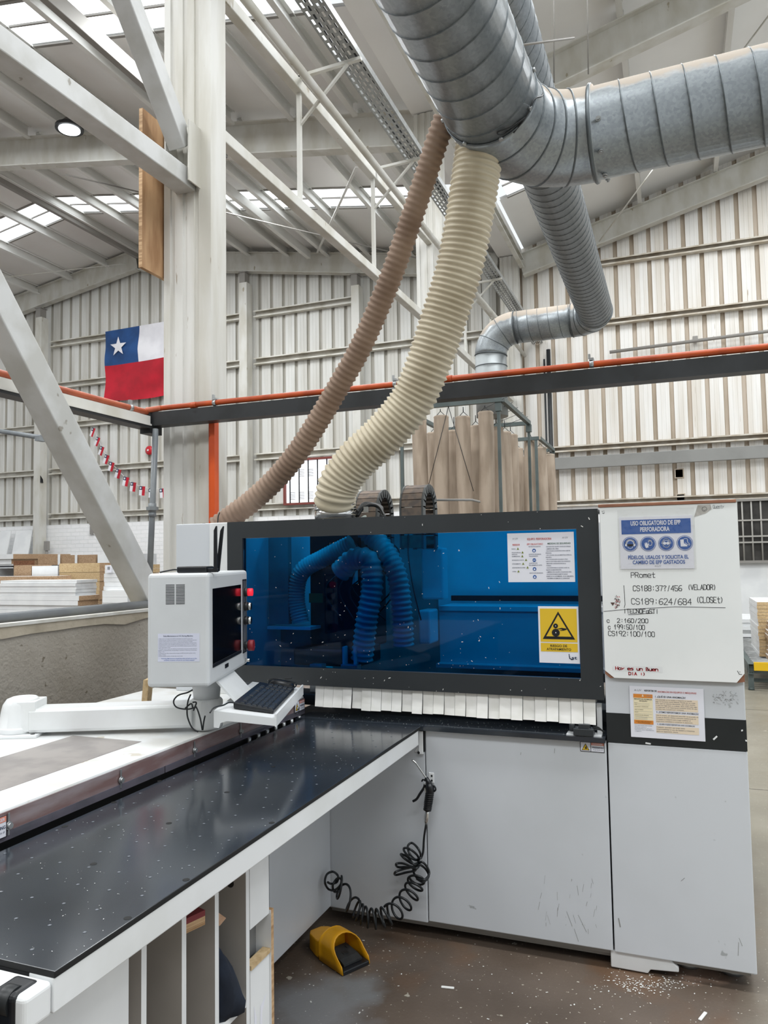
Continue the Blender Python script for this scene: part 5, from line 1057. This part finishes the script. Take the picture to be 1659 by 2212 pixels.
for k in range(4):
    cx, cy, r = (.145+.247*k)*w, .52*h, .108*w; pl.disc(mb, cx, cy, r, .0006, 0, 32); pl.disc(mb, cx, cy, r*.93, .0009, 1, 32); pl.disc(mb, cx, cy, r*.87, .0012, 0, 32)
    c = lambda a, b: (cx+a*r, cy+b*r)
    if k == 0:
        pl.disc(mb, cx, cy-.05*r, .50*r, .0015, 1, 24); pl.poly(mb, [c(-.46, 0), c(.46, 0), c(.3, .5), c(0, .66), c(-.3, .5)], .0015, 1); pl.disc(mb, cx, cy-.05*r, .40*r, .0018, 0, 24); pl.poly(mb, [c(-.38, 0), c(.38, 0), c(.24, .46), c(0, .58), c(-.24, .46)], .0018, 0)
        for s_ in (-1, 1): pl.poly(mb, [c(s_*.42, -.2), c(s_*.66, -.1), c(s_*.68, .2), c(s_*.46, .34)], .002, 1)
        pl.line(mb, [c(.58*math.cos(a*.3+3.2), .62*math.sin(a*.3+3.2)) for a in range(11)], .1*r, .002, 1)
    elif k == 1:
        for ox, oy, rt, f in ((-.18, .2, .25, 1), (.28, -.12, .1, 0)):
            P = [(-.25, .42), (-.3, -.1), (-.22, -.42), (-.12, -.46), (-.1, -.2), (-.04, -.5), (.05, -.5), (.05, -.2), (.12, -.44), (.2, -.4), (.18, -.05), (.3, -.15), (.34, -.08), (.2, .2), (.2, .42)]
            Q = [c(ox+a*math.cos(rt)*.8+b*math.sin(rt)*.8, oy-a*math.sin(rt)*.8+b*math.cos(rt)*.8) for a, b in P]
            if f: pl.poly(mb, Q, .0022, 1)
            else: pl.line(mb, Q+[Q[0]], .06*r, .0016, 1)
    elif k == 2:
        pl.line(mb, [c(.46*math.cos(a*.2618), -.05+.6*math.sin(a*.2618)) for a in range(25)], .07*r, .0016, 1); pl.line(mb, [c(-.52, -.25), c(.0, -.42), c(.52, -.25)], .06*r, .0016, 1); pl.disc(mb, cx-.2*r, cy-.02*r, .2*r, .0018, 1); pl.disc(mb, cx+.2*r, cy-.02*r, .2*r, .0018, 1); band(.0, 0, 0, 0); pl.line(mb, [c(-.56, -.05), c(.56, -.05)], .1*r, .0016, 1)
    else:
        pl.poly(mb, [c(-.55, -.45), c(-.12, -.5), c(-.1, .02), c(.3, .3), c(.32, .45), c(-.5, .45)], .0016, 1); pl.line(mb, [c(-.05, -.55), c(.3, -.6), c(.38, -.05), c(.62, .15), c(.6, .3), c(.35, .22), c(.05, -.02)], .06*r, .0018, 1)
pl.text(mb, 'PÍDELOS, USALOS Y SOLICITA EL', .11*w, .93*w, .775*h, .07*h, .0012, 0, .022); pl.text(mb, 'CAMBIO DE EPP GASTADOS', .17*w, .88*w, .87*h, .07*h, .0012, 0, .022); pl.text(mb, 'A\u00b7UV', .47*w, .56*w, .945*h, .025*h, .0012, 2)
obj('poster_print', mb, [m_blue, m_paper, m_greyt], t)
mb = MB(); pl.rect(mb, -.02*w, -.14*h, 1.03*w, 1.02*h, .0045); obj('clear_sleeve', mb, m_sleeve, t, 'shiny clear plastic sleeve')
# anomaly report
t, pl, w, h = sheet('report_sheet', 'printed report sheet with an orange card on the black stripe', 1359.5, 1481.5, 1524, 1602, YM-.0045)
mb = MB(); L2 = lambda st, u0, u1, v, hh, mi=0, bd=.0: pl.text(mb, st, u0*w, None if u1 is None else u1*w, v*h, hh*h, .0012, mi, bd)
L2('A\u00b7UV', .065, .165, .075, .035, 3); L2('REPORTES DE', .205, .375, .078, .032, 0, .015); L2('ANOMALÍAS EN EQUIPOS O MÁQUINAS', .385, .905, .088, .032, 1, .01)
band(.05, .15, .315, .735, 2); band(.05, .15, .315, .225, 4, .0009); band(.05, .66, .315, .735, 4, .0009); pl.poly(mb, [(.18*w, .15*h), (.195*w, .2*h), (.165*w, .2*h)], .0014, 5); L2('UV', .235, .30, .185, .04, 3)
L2('REPORTE DE ANOMALÍA', .06, .305, .25, .022, 0, .015); L2('DE EQUIPO', .13, .24, .285, .022, 0, .015)
for k, (s_, v) in enumerate((('FECHA', .325), ('HORA', .355), ('NOTIFICADO A PREVENCIÓN', .395), ('ÁREA DE TRABAJO', .455), ('EQUIPO', .505), ('DESCRIPCIÓN DEL PROBLEMA', .565))):
    L2(s_, .063, None, v, .014, 0); pl.line(mb, [(.11*w if k < 2 else .065*w, (v+.012+(.02 if k > 1 else 0))*h), (.27*w if k < 2 else .30*w, (v+.012+(.02 if k > 1 else 0))*h)], .0006, .0012, 3)
for v in (.60, .62, .64): pl.line(mb, [(.065*w, v*h), (.235*w, v*h)], .0006, .0012, 3)
L2('USO ESTA TARJETA PARA REPORTAR', .075, .29, .685, .014, 0, .01); L2('FALLAS EN MAQUINARIA', .10, .27, .71, .014, 0, .01)
for k, s_ in enumerate(('Con esta tarjeta informativa', 'queremos mejorar la', 'productividad y la vida para', 'importante de tu identificación', 'y registro.')): L2(s_, .055, .055+.0085*len(s_), .765+.028*k, .016, 6)
L2('1. ¿QUÉ ES UNA ANOMALÍA?', .35, .76, .185, .035, 0, .015); band(.35, .225, .92, .455, 5)
for k, s_ in enumerate(('Una anomalía en un equipo o máquina es cuando', 'algo no funciona como debería. Puede ser un ruido', 'raro, que se caliente demasiado, que vibre mucho,', 'o que no haga bien su trabajo. Esto indica que algo', 'no está bien y es importante revisarlo antes de que', 'se dañe más o se pare por completo.')): L2(s_, .357, .357+.0108*len(s_), .245+.036*k, .021, 6)
L2('2. ¿CÓMO REPORTAMOS UNA ANOMALÍA?', .36, .925, .485, .03, 0, .015); band(.35, .52, .92, .69, 5)
for k, s_ in enumerate(('Usa la tarjeta, allí debemos describir la anomalía en', 'lo que se detecta. Debes colocarla visiblemente en', 'el equipo o máquina para luego notificar al', 'supervisor inmediato y continuar la operación.')): L2(s_, .357, .357+.0106*len(s_), .545+.038*k, .021, 6)
L2('3. ¿QUIÉN PUEDE REPORTAR UNA ANOMALÍA?', .365, .87, .72, .025, 0, .015); band(.35, .75, .92, .885, 5)
for k, s_ in enumerate(('Cualquier operador que tenga como', 'responsabilidad el uso de equipos y máquinas', 'para su operación diaria.')): L2(s_, .357, .357+.0115*len(s_), .775+.04*k, .022, 6)
obj('report_print', mb, [m_ink, m_redtxt, m_cream, m_greyt, m_orangep, m_sand, m_navy], t)
# equipment notice on the window
t, pl, w, h = sheet('equipment_notice', 'white safety notice with small icons at the upper right of the blue window', 1095.5, 1152.5, 1242.5, 1257, 3.2575)
mb = MB(); L2 = lambda st, u0, u1, v, hh, mi=0, bd=.0: pl.text(mb, st, u0*w, None if u1 is None else u1*w, v*h, hh*h, .001, mi, bd)
L2('EQUIPO: PERFORADORA', .305, .67, .125, .042, 1, .015); L2('A\u00b7UV', .08, .165, .11, .035, 3); L2('A\u00b7UV', .83, .915, .11, .035, 3)
L2('RIESGOS', .08, .19, .235, .035, 1, .02); L2('EPP OBLIGATORIO', .30, .54, .23, .035, 1, .01); L2('MEDIDAS DE SEGURIDAD', .61, .95, .225, .035, 4, .015)
for k, (s_, e) in enumerate((('RUIDO.', .13), ('PROYECCIÓN DE', .20), ('QUEMADURAS.', .195), ('EXPOSICIÓN A POLVO.', .25), ('ATRAPAMIENTO.', .205), ('LESIONES MUSCULARES.', .27), ('CAÍDA.', .13))):
    v = .32+.077*k; L2(s_, .065, e, v, .02, 0, .01); pl.poly(mb, [((e+.03)*w, (v-.03)*h), ((e+.012)*w, (v+.018)*h), ((e+.048)*w, (v+.018)*h)], .001, 2)
L2('PARTÍCULAS.', .065, .15, .435, .02, 0, .01)
for k, (s_, e, vi) in enumerate((('PROTECTOR AUDITIVO', .505, .36), ('LENTES DE SEGURIDAD', .51, .555), ('GUANTES CON', .45, .735), ('ZAPATO DE SEGURIDAD', .53, .895))):
    L2(s_, .325, e, vi-.078-(.04 if k in (1, 2) else 0), .02, 0, .01); pl.disc(mb, .405*w, vi*h, .027*w, .001, 5); pl.disc(mb, .405*w, vi*h+.001, .014*w, .0014, 6, 10) if k != 1 else pl.line(mb, [(.393*w, vi*h), (.417*w, vi*h)], .003, .0014, 6)
L2('TRANSPARENTE', .325, .46, .475, .02, 0, .01); L2('RECUBRIMIENTO LISTO', .325, .52, .658, .02, 0, .01)
for k, s_ in enumerate(('- REVISIÓN DEL EQUIPO ANTES DE OPERAR.', '- LIMPIEZA DEL ÁREA.', '- NO UTILIZAR ACCESORIOS PARA SUJETAR', '  PIEZAS.', '- NO UTILIZAR CELULAR MIENTRAS OPERA EL', '  EQUIPO.', '- NO UTILIZAR ROPA HOLGADA O PELO', '  SUELTO QUE PUEDA RESULTAR ATRAPADO.', '- MANTENER CONCENTRACIÓN EN LA', '  TAREA.', '- NO INTERVENIR EL EQUIPO, AVISA AL', '  EQUIPO DE MANTENCIÓN.', '- LIMPIEZA DEL EQUIPO UTILIZANDO AIRE.', '- NO LEVANTAR MANUALMENTE CARGAS', '  SOBRE 25 KG (HOMBRES), 20 KG (MUJERES).', '- INFORMAR ANOMALÍAS AL SUPERVISOR.')): L2(s_, .58, .58+.0098*len(s_), .29+.0425*k, .022, 0, .008)
obj('notice_print', mb, [m_navy, m_redtxt, m_green, m_greyt, M('print_teal', '39624e', rough=.5), m_blue, m_paper], t)
# entrapment warning
t, pl, w, h = sheet('warning_sign', 'yellow entrapment warning sign with black triangle at the lower right of the window', 1162, 1309.5, 1253, 1434, 3.2555)
mb = MB(); band(.045, .04, .955, .63); band(.045, .65, .955, .80)
def tri(s_, n, mi): pl.poly(mb, [(.5*w, (.36-.27*s_)*h), ((.5-.40*s_)*w, (.36+.22*s_)*h), ((.5+.40*s_)*w, (.36+.22*s_)*h)], n, mi)
tri(1.0, .001, 1); tri(.78, .0014, 0)
pl.disc(mb, .43*w, .345*h, .06*w, .002, 1); pl.disc(mb, .43*w, .465*h, .095*w, .002, 1, 32); pl.disc(mb, .43*w, .345*h, .012*w, .0024, 2, 10); pl.disc(mb, .43*w, .465*h, .014*w, .0024, 2, 10)
for a in range(26): pl.poly(mb, [(.43*w+.105*w*math.cos(a*.2417+e), .465*h-.105*w*math.sin(a*.2417+e)) for e in (-.06, .06)]+[(.43*w+.08*w*math.cos(a*.2417), .465*h-.08*w*math.sin(a*.2417))], .0019, 1)
pl.poly(mb, [(.47*w, .395*h), (.58*w, .378*h), (.70*w, .39*h), (.70*w, .408*h), (.63*w, .425*h), (.54*w, .43*h), (.54*w, .42*h), (.6*w, .412*h), (.57*w, .402*h), (.47*w, .402*h)], .002, 1)
pl.text(mb, 'RIESGO DE', .285*w, .70*w, .695*h, .042*h, .0012, 1, .015); pl.text(mb, 'ATRAPAMIENTO', .19*w, .795*w, .755*h, .042*h, .0012, 1, .015)
pl.line(mb, [(.745*w, .865*h), (.755*w, .91*h), (.80*w, .93*h), (.84*w, .925*h)], .022*w, .0012, 3); pl.disc(mb, .742*w, .845*h, .014*w, .0012, 3, 10); pl.text(mb, 'st', .80*w, .935*w, .895*h, .055*h, .0014, 3, .02)
obj('sign_print', mb, [m_signy, m_ink, m_paper, m_navy], t)
# ================================================================== DUCTS
def spiral(mb, a, b, r, pitch, tube=.0032, mi=1):
    a = V(a); b = V(b); L = (b-a).length; d = (b-a).normalized(); u = d.orthogonal().normalized(); w = d.cross(u); n = int(L/pitch*28)
    mb.sweep([a+d*(L*i/n)+(u*math.cos(2*math.pi*i/28)+w*math.sin(2*math.pi*i/28))*r for i in range(n+1)], tube, 5, True, mi)
def ring(mb, c, d, r, tube=.0045, mi=1):
    c = V(c); d = V(d).normalized(); u = d.orthogonal().normalized(); w = d.cross(u)
    mb.sweep([c+(u*math.cos(2*math.pi*i/40)+w*math.sin(2*math.pi*i/40))*r for i in range(41)], tube, 6, False, mi)
R1 = .21
A0, A1 = V((-.90, .6, 4.02)), V((-.70, 3.20, 3.655)); B0, B1 = V((-.30, 3.66, 3.655)), V((3.2, 3.55, 3.66))
du = thing('air_duct', 'big galvanised duct coming overhead and bending to the right edge', 'duct', A1)
mb = MB(); mb.sweep([A0, A1], R1, 48, True, 0); spiral(mb, A0, A1, R1, .115); ring(mb, A1, A1-A0, R1+.003)
obj('incoming_duct', mb, [m_galv, m_seam], du)
mb = MB(); dA = (A1-A0).normalized(); dB = (B1-B0).normalized(); P = []
q1 = A1+dA*.28; q2 = B0-dB*.22
for i in range(25):
    t = i/24; P.append(A1*(1-t)**3+q1*(3*t*(1-t)**2)+q2*(3*t*t*(1-t))+B0*t**3)
mb.sweep(P, R1+.002, 48, True, 0)
for i in (4, 9, 14, 19): ring(mb, P[i], P[i+1]-P[i-1], R1+.003)
obj('duct_elbow', mb, [m_galv, m_seam], du)
mb = MB(); mb.sweep([B0, B0+dB*.012, B0+dB*.014, B1], [R1+.006, R1+.006, R1-.004, R1-.004], 48, True, 0); spiral(mb, B0+dB*.10, B1, R1-.004, .135); ring(mb, B0, dB, R1+.004, .01)
obj('side_duct', mb, [m_galv, m_seam], du)
mb = MB()
for k in range(7): a = math.radians(120+38*k); w_ = V((0, 0, 1)); u_ = dB.cross(w_).normalized(); c = B0+dB*.045+(u_*math.cos(a)+w_*math.sin(a))*(R1-.006); o_ = (u_*math.cos(a)+w_*math.sin(a)); mb.cyl(c, c+o_*.012, .012, 10); mb.cyl(c+o_*.012, c+o_*.02, .007, 6)
for k in range(6): a = math.radians(150+45*k); w_ = V((0, 0, 1)); u_ = dA.cross(w_).normalized(); o_ = (u_*math.cos(a)+w_*math.sin(a)); c = A1-dA*.03+o_*(R1-.002); mb.cyl(c, c+o_*.014, .010, 8)
obj('duct_screws', mb, m_alu, du)
w_ = V((0, 0, 1)); u_ = dA.cross(w_).normalized()
def ond(s_, deg): a = math.radians(deg); return A1-dA*s_+(u_*math.cos(a)+w_*math.sin(a))*(R1+.008)
mb = MB(); mb.sweep(cr([ond(.02, 300), ond(.03, 320), ond(.03, 340), ond(-.06, 360), ond(-.10, 12)], 6), .0035, 6); mb.sweep(cr([ond(.03, 320), ond(.06, 300), ond(.08, 285), ond(.05, 290), ond(.03, 318)], 6), .003, 6); obj('ground_wire', mb, m_bdark, du)
R2 = .19; D0, D1 = V((-.77, .5, 4.42)), V((-.77, 8.72, 4.40))
d2_ = thing('air_duct', 'long spiral duct running towards the back and turning down into the dust collector', 'duct', D1)
mb = MB(); mb.sweep([D0, D1], R2, 40, True, 0); spiral(mb, D0, D1, R2, .105, .0032)
obj('spiral_duct', mb, [m_galv2, m_seam], d2_)
mb = MB(); P = [D1]
for i in range(1, 13): a = i/12*math.pi/2; P.append(V((-.77-.28*(1-math.cos(a)), 8.72+.28*math.sin(a), 4.40)))
mb.sweep(P, R2+.004, 36, True, 0)
for i in (1, 5, 9, 12): ring(mb, P[i], P[min(i+1, 12)]-P[i-1], R2+.005)
E0, E1 = V((-1.05, 9.0, 4.40)), V((-1.72, 9.0, 4.40)); mb.sweep([E0, E1], R2, 36, True, 0); spiral(mb, E0, E1, R2, .12, .0032)
obj('cross_duct', mb, [m_galv, m_seam], d2_)
mb = MB(); P = [E1]
for i in range(1, 13): a = i/12*math.pi/2; P.append(V((-1.72-.31*math.sin(a), 9.0, 4.40-.31*(1-math.cos(a)))))
mb.sweep(P, R2+.004, 36, True, 0)
for i in (0, 4, 8, 12): ring(mb, P[i], P[min(i+1, 12)]-P[max(i-1, 0)], R2+.005)
mb.sweep([(-2.03, 9.0, 4.09), (-2.03, 9.0, 3.34)], R2, 36, True, 2); ring(mb, (-2.03, 9, 3.95), (0, 0, 1), R2+.003)
obj('down_duct', mb, [m_galv, m_seam, M('duct_plain', '9ba0a1', '8f9495', scale=4, rough=.5, metal=.3)], d2_)
# ================================================================== BIG HOSES
hB = thing('suction_hose', 'thick cream ribbed hose rising from the machine top to the big duct', 'hose', on(1, 3.45, 727, 1105))
def fh(x, y, z): return far(x, y, z)
p0 = on(1, 3.47, 724, 1100)
Pc = [p0+V((0, 0, -.06)), p0, fh(724, 1078, 3.79), fh(735, 1040, 3.77), fh(772, 992, 3.74), fh(832, 936, 3.70), fh(888, 868, 3.66), fh(924, 790, 3.62), fh(958, 690, 3.59), fh(992, 580, 3.55), fh(1012, 480, 3.52), fh(1026, 390, 3.5), fh(1034, 330, 3.49), fh(1038, 285, 3.48)]
P = resample(cr(Pc, 20), .0066); Rr = []
for i in range(len(P)):
    f = i/len(P); base = .098+.008*min(1, max(0, (f-.05)/.5)); Rr.append(base+(.0068, .001, -.0058, .001)[i % 4])
mb = MB(); mb.sweep(P, Rr, 32); obj('hose', mb, m_hosec, hB)
mb = MB(); q = p0; mb.sweep([q+V((0, 0, -.05)), q+V((0, 0, -.004))], .103, 32); ring(mb, q+V((0, 0, -.002)), (0, 0, 1), .105, .004, 0); ring(mb, q+V((0, 0, .022)), (0, 0, 1), .105, .003, 0); mb.sweep([q+V((0, 0, .0)), q+V((0, 0, .02))], .106, 32); obj('hose_clamp', mb, m_chrome, hB)
hS = thing('suction_hose', 'thinner brown dusty ribbed hose slanting up from the machine left end', 'hose', on(1, 3.7, 475, 1125))
Ps = [fh(470, 1138, 4.22), fh(505, 1112, 4.2), fh(545, 1082, 4.17), fh(600, 1030, 4.12), fh(648, 970, 4.06), fh(694, 898, 4.0), fh(737, 825, 3.94), fh(778, 752, 3.88), fh(815, 670, 3.82), fh(852, 578, 3.75), fh(886, 480, 3.68), fh(918, 385, 3.6), fh(942, 310, 3.54), fh(962, 255, 3.5)]
P = resample(cr(Ps, 20), .0072); mb = MB(); mb.sweep(P, [(.0605-.008*i/len(P))+(.0045, .000, -.0045, .000)[i % 4] for i in range(len(P))], 28); obj('hose', mb, m_hoseb, hS)
mb = MB(); q = fh(470, 1140, 4.22); mb.sweep([q, q+V((0, 0, -.10))], .055, 20); obj('hose_spigot', mb, m_alu, hS)
# ================================================================== DUST COLLECTOR
dc = thing('dust_collector', 'grey framed dust collector with rows of hanging brown filter bags behind the machine', 'dust collector', (-2.5, 9.8, 0))
zf = 3.40; YF = 8.45; bx = on(2, zf, 1143, 918); XR = -1.787; YB = bx.y
def angle(mb, p0, p1, w=.05): mb.prism([(-w/2, 0), (w/2, 0), (w/2, w), (w/2-.006, w), (w/2-.006, .006), (-w/2, .006)], p0, p1)
mb = MB(); angle(mb, (-3.0, YF, zf), (XR, YF, zf)); angle(mb, (XR, YF, zf), (XR, YB, zf)); angle(mb, (-3.0, YB, zf), (XR, YB, zf)); angle(mb, (-3.0, YF, zf), (-3.0, YB, zf))
for (x, y) in ((XR-.05, YF+.02), (XR, YB-.03), (-3.0, YF), (-3.0, YB)): mb.beam((x, y, 0), (x, y, zf), .034, .034, V((0, 1, 0))); mb.box(x-.035, x+.035, y-.03, y+.03, zf-.10, zf)
mb.box(-3.04, XR+.04, YF-.04, YB+.04, 1.2, 1.45)
obj('frame', mb, m_frame, dc)
xsB = [-2.80, -2.545, -2.268, -2.012]; ysB = [YF+.09, 9.12, 9.62, 9.98]
def bag(mbp, x, y, zt, r=.088):
    mb = MB(); R = []; ph = random.uniform(0, 6)
    for i, z in enumerate((1.40, 1.7, 2.2, 2.7, 3.1, zt-.05, zt-.02, zt, zt+.012)):
        rr = r*(1, 1.0, 1.02, 1, 1, 1.0, .97, 1.03, .9)[i]; sx = .012*math.sin(ph+z*2)
        R.append([(x+sx+rr*(1+.04*math.sin(3*a*math.pi/10+ph+z))*math.cos(a*math.pi/10), y+rr*(1+.04*math.sin(2*a*math.pi/10+ph))*math.sin(a*math.pi/10), z) for a in range(20)])
    mb.loft(R); b = obj('filter_bag', mb, m_bag, mbp)
    mb = MB(); 
    for s_ in (-1, 1): mb.sweep([(x+s_*r*.8, y, zt), (x, y, zt+.07)], .004, 5)
    mb.sweep([(x, y, zt+.07), (x, y, max(zt+.09, zf+.0))], .006, 5); obj('hanger', mb, m_bdark, b)
for j, y in enumerate(ysB):
    for i, x in enumerate(xsB): bag(dc, x, y, 3.28+random.uniform(-.03, .03)-(.0 if j == 0 else .05))
mb = MB(); q = V((-2.42, YF, zf))
for dx in (-.28, .28): mb.sweep([q, q+V((dx, -.02, -1.0))], .004, 5)
for k in range(5): mb.sweep([(XR-.26, YF+.2+.3*k, zf-.02), (XR+.03, YF+.1+.33*k, zf+.07)], .003, 5)
obj('guy_wire', mb, m_bdark, dc)
dc2 = thing('dust_collector', 'second dust collector with brown bags farther back, left of the dark riser pipe', 'dust collector', (-1.9, 12.6, 0))
c0 = on(2, zf, 1165, 950); c1_ = on(2, zf, 1200, 975); XR2, YA2, YB2 = c0.x, c0.y, c1_.y
mb = MB(); angle(mb, (XR2-1.3, YA2, zf), (XR2, YA2, zf)); angle(mb, (XR2, YA2, zf), (XR2, YB2, zf)); angle(mb, (XR2-1.3, YB2, zf), (XR2, YB2, zf))
for (x, y) in ((XR2-.05, YA2), (XR2, YB2)): mb.beam((x, y, 0), (x, y, zf), .04, .04, V((0, 1, 0)))
mb.box(XR2-1.33, XR2+.03, YA2-.03, YB2+.03, 1.2, 1.45); obj('frame', mb, m_frame, dc2)
for j in range(3):
    for i in range(4): bag(dc2, XR2-.15-.33*i+(.05*j if i == 0 else 0), YA2+.12+(YB2-YA2-.3)/2*j, 3.40-.04*j+random.uniform(-.02, .02), .10)
# ================================================================== BOARD STACKS at left
def stack(lab, grp, x0, x1, y0, y1, z0, z1, n, front, side, jit=.012, name='furniture_board'):
    h = (z1-z0)/n; rnd = random.Random(int(abs(x0*1000+z0*77)))
    for k in range(n):
        jx, jy = rnd.uniform(-jit, jit), rnd.uniform(-jit, jit)
        mb = MB(); mb.box(x0+jx, x1+jx, y0+jy, y1+jy, z0+h*k, z0+h*(k+1)-min(.003, h*.08), 0, side=[0, 0, 1, 1, 2, 2]); obj(name, mb, [m_bwhite, front, side], None, lab, 'board', grp)
def pt(x, y, Y): p = on(1, Y, x, y); return p.x, p.z
stack('board with brown chipboard ends in the lower part of the nearest left stack', 'lower boards of the nearest stack', -11.9, -9.26, 10, 10.48, 0, 1.12, 14, m_bwhite, m_chip, .02)
stack('white board in the upper part of the nearest left stack', 'upper boards of the nearest stack', -11.0, -9.32, 10, 10.48, 1.12, 1.38, 5, m_bwhite, m_bgrey)
stack('white board in the low stack just left of the brace foot', 'boards of the stack beside the brace', -8.86, -8.35, 10.1, 11.4, 0, 1.2, 12, m_bwhite, m_bgrey)
stack('white board on the tall pile with a small paper tag near the brace', 'boards of the tagged pile', -8.92, -8.35, 10.2, 10.9, 1.2, 1.62, 6, m_bwhite, m_tan)
stack('board with tan edges in the middle pile behind the nearest stack', 'tan-edged boards', -10.65, -9.72, 11, 11.6, 0, 1.66, 10, m_tan, m_chip)
stack('white board in the narrow white pile left of the tan-edged boards', 'narrow white pile', -11.3, -10.68, 11, 11.6, 0, 1.62, 9, m_bwhite, m_bgrey)
stack('brown board in the small brown pile behind the black-topped boards', 'small brown pile', -11.75, -11.32, 11, 11.5, 0, 1.64, 7, m_chip, m_chip)
stack('white board in the black-topped pile at the left edge', 'black-topped pile', -13.4, -12.15, 11, 12.2, 0, 1.58, 8, m_bwhite, m_bgrey)
mb = MB(); mb.box(-13.6, -11.75, 10.95, 12.2, 1.60, 1.63); obj('black_sheet', mb, m_black, None, 'thin black sheet covering a white pile at the left edge', 'sheet')
stack('long brown-edged board lying low behind the nearest stack at left', 'long brown boards', -12.2, -10.25, 10.55, 10.9, 1.22, 1.44, 3, m_chip, m_chip, .03)
stack('brown board in the strapped row against the brick wall', 'strapped brown boards', -13.2, -11.6, 13, 13.6, 0, 1.84, 10, m_chip, m_chip)
stack('white board in the pile at the right end of the strapped row', 'white pile by the brick wall', -11.56, -10.5, 13, 13.6, 0, 1.84, 8, m_bwhite, m_bgrey)
stack('dark brown board in the short pile at the left end of the strapped row', 'dark brown pile', -13.9, -13.28, 13, 13.5, 0, 1.74, 7, M('dark_chip', '8a5f43', '6f4a33', scale=40, rough=.9), m_chip)
stack('white-faced board fanned out in the brown pile at the foot of the leftmost wall post', 'fanned boards', -15.4, -14.5, 13.6, 15.4, 1.2, 1.9, 6, m_bwhite, m_chip, .08)
stack('low supporting board under the fanned boards', 'low supporting boards', -15.6, -14.2, 13.7, 15.4, 0, 1.18, 6, m_chip, m_chip)
for k, (x, lab) in enumerate(((-18.15, 'white panel leaning on the brick wall at the left edge'), (-17.35, 'white panel leaning on the brick wall, left of the leftmost wall post'))):
    mb = MB(); mb.loft([[(x-.3, 16.0+dy, z), (x+.3, 16.0+dy, z), (x+.3, 16.03+dy, z), (x-.3, 16.03+dy, z)] for z, dy in ((0, 0), (2.62, .6))], sm=False); obj('leaning_panel', mb, [m_bwhite], None, lab, 'panel')
p = on(1, 10.15, 234, 1228); mb = MB(); mb.box(p.x-.05, p.x+.05, 10.165, 10.17, p.z-.07, p.z+.05, 0); mb.box(p.x-.03, p.x+.02, 10.163, 10.165, p.z-.02, p.z+.03, 1); obj('paper_tag', mb, [m_paper, m_greyt], None, 'small white paper tag on the tagged white pile', 'tag')
for k, x in enumerate((128, 165)):
    p = on(1, 12.97, x, 1215); mb = MB(); mb.box(p.x-.03, p.x+.03, 12.955, 12.965, .9, 1.86); obj('packing_strap', mb, m_bwhite, None, ('left' if k == 0 else 'right')+' white strap around the brown boards by the brick wall', 'strap')
# ================================================================== CONVEYOR and boards at right
cv = thing('roller_conveyor', 'low roller conveyor with a yellow end guard at the right edge', 'conveyor', (1.6, 11.5, 0))
mb = MB(); mb.prism(cprof(.06, .12, .006, .02), (.77, 10.2, .20), (.77, 15.5, .20)); mb.prism(cprof(.06, .12, .006, .02), (2.6, 10.2, .20), (2.6, 15.5, .20)); mb.box(.77, 2.6, 10.3, 10.34, .20, .26); mb.box(.77, 2.6, 10.4, 10.44, .08, .12); obj('side_rail', mb, m_frame, cv)
mb = MB()
for k in range(34): mb.cyl((.80, 10.32+.155*k, .30), (2.57, 10.32+.155*k, .30), .04, 12)
obj('rollers', mb, m_alu, cv)
obj('end_guard', one('box', .80, 2.6, 10.17, 10.20, .245, .345), m_yellow2, cv, bevel=.004)
for y in (10.28, 12.6, 14.9):
    for x in (.77, 2.6): mb = MB(); mb.box(x-.03, x+.03, y-.03, y+.03, .03, .30); mb.cyl((x, y, 0), (x, y, .03), .035, 12); obj('leg', mb, m_frame, cv)
stack('board with white side in the tall upright stack on the roller conveyor', 'boards of the tall conveyor stack', .915, 1.6, 10.75, 11.9, .345, 1.03, 16, m_tan, m_bwhite, .006)
stack('bare tan board in the lower stack in front on the roller conveyor', 'tan boards of the front conveyor stack', 1.0, 1.7, 10.32, 10.74, .345, .80, 9, m_tan, m_chip, .02)
stack('white board in the small pile farther along the conveyor', 'boards of the far conveyor pile', .84, 1.5, 13.2, 14.4, .345, .62, 5, m_bwhite, m_chip, .05)
# floor chips
mb = MB(); rnd = random.Random(31)
for i in range(260):
    x = rnd.uniform(-1.5, .6); y = rnd.uniform(1.9, 3.4); s_ = rnd.uniform(.001, .0028); a = rnd.uniform(0, 3.1); d = V((math.cos(a), math.sin(a), 0))*s_*rnd.choice((1, 1, 2)); e = V((-math.sin(a), math.cos(a), 0))*s_; p = V((x, y, .0015)); mb.quad(p-d-e, p+d-e, p+d+e, p-d+e)
for i in range(220):
    p = on(2, .0015, rnd.gauss(1400, 50), rnd.gauss(2125, 12)); s_ = rnd.uniform(.001, .003); mb.quad(p+V((-s_, -s_, 0)), p+V((s_, -s_, 0)), p+V((s_, s_, 0)), p+V((-s_, s_, 0)))
obj('wood_dust', mb, m_dustspeck, None, 'pale wood chips strewn over the brown floor in front of the machine', 'wood chips', kind='stuff')
for k, (x, y, L, lab) in enumerate(((967, 2133, .05, 'pale splinter lying on the brown floor below the front panel'), (1518, 2195, .06, 'pale splinter on the floor at the bottom right corner'))):
    p = on(2, .003, x, y); mb = MB(); a = .15 if k == 0 else 1.2; d = V((math.cos(a), math.sin(a), 0)); mb.obox(p, d, V((-d.y, d.x, 0)), V((0, 0, 1)), L/2, .006, .0025); obj('wood_splinter', mb, m_dustspeck, None, lab, 'splinter', bevel=.002)
